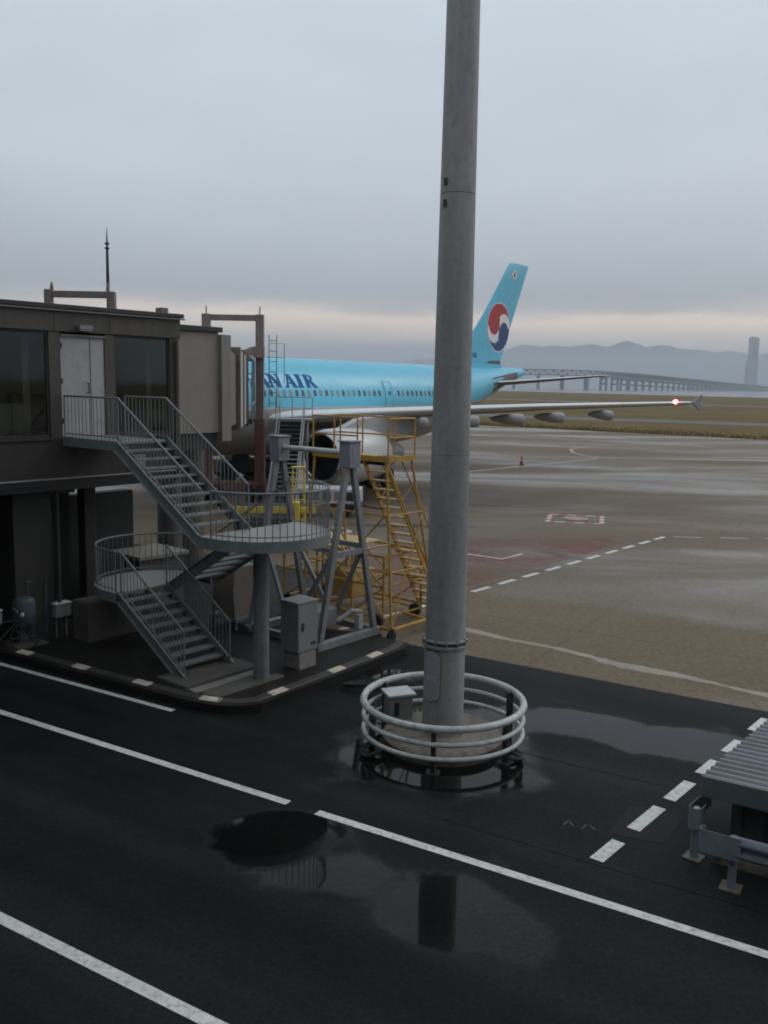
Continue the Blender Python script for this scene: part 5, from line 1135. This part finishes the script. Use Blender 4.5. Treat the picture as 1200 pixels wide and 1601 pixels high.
for c_, lst in cells.items():
    V = []; F = []; idx = {}
    for i, j in lst:
        q = []
        for a, b in ((i, j), (i + 1, j), (i + 1, j + 1), (i, j + 1)):
            if (a, b) not in idx: idx[(a, b)] = len(V); V.append(on_fin(EC[0] + ER * (2 * a / G - 1), EC[1] + ER * (2 * b / G - 1)))
            q.append(idx[(a, b)])
        F.append(tuple(q))
    MB().add(V, F).build({'plane_red': 'emblem_red', 'plane_navy': 'emblem_blue', 'plane_white': 'emblem_white'}[c_], c_, fin, smooth=False)
# small flag near the fin top
fx, fz = 51.05, 15.5
MB().add([on_fin(fx - .42, fz - .33, .02), on_fin(fx + .42, fz - .33, .02), on_fin(fx + .42, fz + .33, .02), on_fin(fx - .42, fz + .33, .02)], [(0, 1, 2, 3)]).build('flag_field', 'plane_white', fin, smooth=False)
for s_, mt in ((1, 'plane_red'), (-1, 'plane_navy')):
    pts = [on_fin(fx + .17 * cos(pi * i / 12), fz + s_ * .17 * sin(pi * i / 12), .03) for i in range(13)]; MB().add(pts, [tuple(range(13))]).build('flag_disc', mt, fin, smooth=False)
for sx_, sz_ in ((-1, 1), (1, 1), (-1, -1), (1, -1)):
    MB().add([on_fin(fx + sx_ * .30 + a * .07, fz + sz_ * .22 + b * .06, .03) for a, b in ((-1, -1), (1, -1), (1, 1), (-1, 1))], [(0, 1, 2, 3)]).build('flag_bars', 'gse_dark', fin, smooth=False)
# registration letters at the fin root
rm = text_mesh('HL7240', .62); rm.materials.clear(); rm.name = 'registration'
for v in rm.vertices: v.co = on_fin(44.1 + v.co.x, 8.42 + v.co.y, .02)
put('registration', rm, 'plane_text', fin, smooth=False)
# tailplanes
for sgn in (1, -1):
    sts = [(.9, 46.0, 5.4, 6.45, .1), (1.5, 46.5, 4.9, 6.5, .1), (8.0, 51.6, 2.1, 7.2, .09), (8.2, 52.0, 1.5, 7.22, .07)]
    V = []; tq = [0, .01, .04, .12, .3, .55, .8, 1]
    for y, xl, ch, z, tc_ in sts:
        V += [(xl + ch * t, -sgn * y, z + ch * tc_ * (1.5 * sqrt(t) * (1 - t) * .6)) for t in tq] + [(xl + ch * t, -sgn * y, z - ch * tc_ * (1.5 * sqrt(t) * (1 - t) * .6 + .01)) for t in tq[-2:0:-1]]
    n = 2 * len(tq) - 2
    o = MB().add(V, [(i * n + k, i * n + (k + 1) % n, (i + 1) * n + (k + 1) % n, (i + 1) * n + k) for i in range(3) for k in range(n)] + [tuple(range(n))[::-1], tuple(3 * n + k for k in range(n))]).build('tailplane', 'wing_top', pl)
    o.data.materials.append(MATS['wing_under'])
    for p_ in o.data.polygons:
        if p_.normal.z < -.2: p_.material_index = 1  # downward faces get the painted underside shade
    # bare seal plate on the body
    v = []
    for x in (45.6, 47, 48.5, 50.0, 51.2):
        for (xa, za, ra, ka), (xb, zb, rb, kb) in zip(prof, prof[1:]):
            if xa <= x <= xb: t = (x - xa) / (xb - xa); zc_, ry_, rz2 = za + (zb - za) * t, ra + (rb - ra) * t, ka + (kb - ka) * t
        for a in (-42, -20, 0, 22): aa = radians(a); v.append((x, -sgn * (ry_ + .02) * cos(aa), zc_ + (rz2 + .02) * sin(aa)))
    MB().add(v, [(i * 4 + k, i * 4 + k + 1, i * 4 + 5 + k, i * 4 + 4 + k) for i in range(4) for k in range(3)]).build('seal_plate', 'seal_plate', pl)
# landing gear
def wheel_at(x, y, r, parent): return MB().lathe([(.1, -.2), (r * .9, -.2), (r, -.12), (r, .12), (r * .9, .2), (.1, .2)], 24, axis='x').build('tyre', 'black_rubber', parent, loc=(x, y, r), rz=pi / 2)
for y in (-4.8, 4.8):
    g_ = MB().tube([(25.4, y, .65), (25.4, y, 3.6)], .17, 12).build('main_gear', 'gear_metal', pl); MB().tube([(24.5, y, .66), (26.3, y, .66)], .12, 10).build('bogie_beam', 'gear_metal', g_)
    for x in (24.7, 26.1):
        for dy in (-.46, .46): wheel_at(x, y + dy, .65, g_)
g_ = MB().tube([(6.6, 0, .55), (6.5, 0, 2.9)], .12, 12).build('nose_gear', 'gear_metal', pl)
for dy in (-.3, .3): wheel_at(6.6, dy, .52, g_)

# ------------------------------------------------------------------ far shore: bridge, tower, hills
br = thing('sea_bridge', 'long double deck truss bridge curving over the sea', 'bridge')
way = [(-900, 2500, 36), (-300, 2300, 40), (60, 2220, 42), (315, 2200, 43), (415, 2200, 43.5), (528, 2230, 41.5), (736, 2520, 37.3), (1096, 3090, 28.9), (1478, 3690, 21), (1700, 4050, 16)]
def catm(P, k):
    out_ = []
    for i in range(len(P) - 1):
        p0, p1, p2, p3 = [Vector(P[max(0, min(len(P) - 1, i + j))]) for j in (-1, 0, 1, 2)]
        for s_ in range(k):
            t = s_ / k; out_.append(.5 * ((2 * p1) + (p2 - p0) * t + (2 * p0 - 5 * p1 + 4 * p2 - p3) * t * t + (3 * p1 - p0 - 3 * p2 + p3) * t ** 3))
    return out_ + [Vector(P[-1])]
path = catm(way, 14)
def ribbon(nm, dz0, dz1, hw, mt='bridge_far'):
    V = []; n = len(path)
    for i, p in enumerate(path):
        d = (path[min(i + 1, n - 1)] - path[max(i - 1, 0)]); d.z = 0; d.normalize(); s_ = Vector((-d.y, d.x, 0))
        for sg, dz in ((-1, dz0), (1, dz0), (1, dz1), (-1, dz1)): q = p + s_ * sg * hw; V.append((q.x, q.y, p.z + dz))
    return MB().add(V, [(i * 4 + k, i * 4 + (k + 1) % 4, i * 4 + 4 + (k + 1) % 4, i * 4 + 4 + k) for i in range(n - 1) for k in range(4)] + [(3, 2, 1, 0), tuple((n - 1) * 4 + k for k in range(4))]).build(nm, mt, br, smooth=False)
ribbon('upper_deck', -2.2, 0, 15); ribbon('lower_deck', -14.5, -12, 12)
tr = MB(); acc = 0
cum = [0]
for a, b in zip(path, path[1:]): cum.append(cum[-1] + (b - a).length)
def on_path(s_):
    for i in range(len(cum) - 1):
        if s_ <= cum[i + 1]: return path[i].lerp(path[i + 1], (s_ - cum[i]) / (cum[i + 1] - cum[i]))
    return path[-1]
s_ = 0; k = 0
while s_ < cum[-1] - 12:
    a, b = on_path(s_), on_path(s_ + 11)
    if k % 2: tr.bar(a + Vector((0, 0, -13)), b + Vector((0, 0, -1)), 2.2, 2.2)
    else: tr.bar(a + Vector((0, 0, -1)), b + Vector((0, 0, -13)), 2.2, 2.2)
    tr.bar(a + Vector((0, 0, -13)), a + Vector((0, 0, -1)), 1.6, 1.6); s_ += 11; k += 1
o = tr.build('truss', 'bridge_far', br, smooth=False); o['kind'] = 'stuff'
s_ = 30
while s_ < cum[-1] - 20:
    p = on_path(s_); q = on_path(s_ + 1); d = (q - p); d.z = 0; d.normalize(); n_ = Vector((-d.y, d.x, 0)); m = MB()
    for sg in (-1, 1): b = p + n_ * sg * 8; m.bar((b.x, b.y, -4), (b.x, b.y, p.z - 14.5), 5, 5)
    for z in (p.z - 17.5, max(2, p.z - 30)): a = p + n_ * 8; b = p - n_ * 8; m.bar((a.x, a.y, z), (b.x, b.y, z), 4, 4)
    m.build('pier', 'bridge_far', br, smooth=False); s_ += 58
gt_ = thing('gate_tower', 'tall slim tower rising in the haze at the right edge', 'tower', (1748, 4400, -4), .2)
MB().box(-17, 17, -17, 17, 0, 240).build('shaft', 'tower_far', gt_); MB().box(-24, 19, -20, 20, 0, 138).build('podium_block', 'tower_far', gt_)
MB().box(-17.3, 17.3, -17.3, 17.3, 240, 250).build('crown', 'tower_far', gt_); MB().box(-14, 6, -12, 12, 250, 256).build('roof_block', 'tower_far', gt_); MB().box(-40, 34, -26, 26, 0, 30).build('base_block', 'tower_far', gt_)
for i in range(26): MB().box(-14, 14, -17.4, -17.05, 14 + i * 8.6, 18 + i * 8.6).build('window_band', 'far_glass', gt_)
far = [(1445, 4300, 62, 34, 'pale slab block left of the tower in the haze'), (1500, 4350, 44, 22, 'lower hazy block between the slab and the tower'), (1570, 4500, 52, 26, 'hazy block just left of the tower'), (1640, 4500, 40, 16, 'small low hazy block at the foot of the tower')]
for x, y, wd, h, lb in far:
    b_ = thing('far_building', lb, 'building', (x, y, -4), .2, 'buildings on the far shore'); MB().box(-wd / 2, wd / 2, -14, 14, 0, h + 4).build('wall', 'tower_far', b_)
    MB().box(-wd / 2 - 1, wd / 2 + 1, -15, 15, h + 4, h + 6).build('roof', 'tower_far', b_)
    for i in range(int(h / 6)): MB().box(-wd / 2 + 2, wd / 2 - 2, -14.4, -14.05, 4 + i * 6, 7 + i * 6).build('window_band', 'far_glass', b_)
# hills across the bay
random.seed(11)
def hz(x):
    base = 500 + 62 * sin(x / 1500 + 1.0) + 30 * sin(x / 620 + 2) + 20 * sin(x / 240) + 16 * sin(x / 97 + 1) + 10 * sin(x / 41)
    return base * max(.12, min(1, .12 + (x + 900) / 3600))
V = []; F = []; nx, ny = 170, 14
for i in range(nx):
    x = -16000 + i * 190
    for j in range(ny):
        t = j / (ny - 1); env = sin(pi * .5 * min(1, t * 1.6)) if t < .63 else cos(pi * .5 * (t - .63) / .37); V.append((x + 30 * sin(j * 2.1 + i), 9750 + t * 3600, -30 + max(0, hz(x + 350 * sin(t * 5)) * env * (1 + .12 * sin(i * .9 + j * 1.7)))))
F = [(i * ny + j, (i + 1) * ny + j, (i + 1) * ny + j + 1, i * ny + j + 1) for i in range(nx - 1) for j in range(ny - 1)]
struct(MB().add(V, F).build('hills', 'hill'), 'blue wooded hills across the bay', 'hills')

# ------------------------------------------------------------------ terminal behind the camera
tmn = thing('terminal_building', 'grey terminal building from whose window one looks out', 'building', (0, 0, 0), RD)
MB().box(-90, 70, -18.5, -.6, 0, 5.0).build('lower_storey', 'terminal_wall', tmn); MB().box(-90, 70, -18.5, -.6, 8.2, 13).build('upper_storey', 'terminal_wall', tmn); MB().box(-90, 70, -18.6, -.5, 13, 13.3).build('roof', 'roof_trim', tmn)
MB().box(-90, 70, -18.5, -3, 5.0, 8.2).build('hall_wall', 'interior', tmn)
for i in range(40): MB().box(-90 + i * 4, -89.8 + i * 4, -.8, -.6, 5.0, 8.2).build('mullion', 'terminal_wall', tmn)

# ------------------------------------------------------------------ haze
hzb = MB().box(-9500, 9500, -3500, 9500, -6, 285).build('haze', 'sea', smooth=False)
hm = bpy.data.materials.new('haze'); hm.use_nodes = True; t = hm.node_tree; t.nodes.clear(); oo = t.nodes.new('ShaderNodeOutputMaterial'); pv = t.nodes.new('ShaderNodeVolumePrincipled')
pv.inputs['Color'].default_value = (.86, .92, 1.0, 1); pv.inputs['Density'].default_value = 2.2e-4; pv.inputs['Anisotropy'].default_value = .2; t.links.new(pv.outputs[0], oo.inputs['Volume'])
hzb.data.materials[0] = hm; struct(hzb, 'pale haze over the airfield and bay', 'haze', 'stuff')
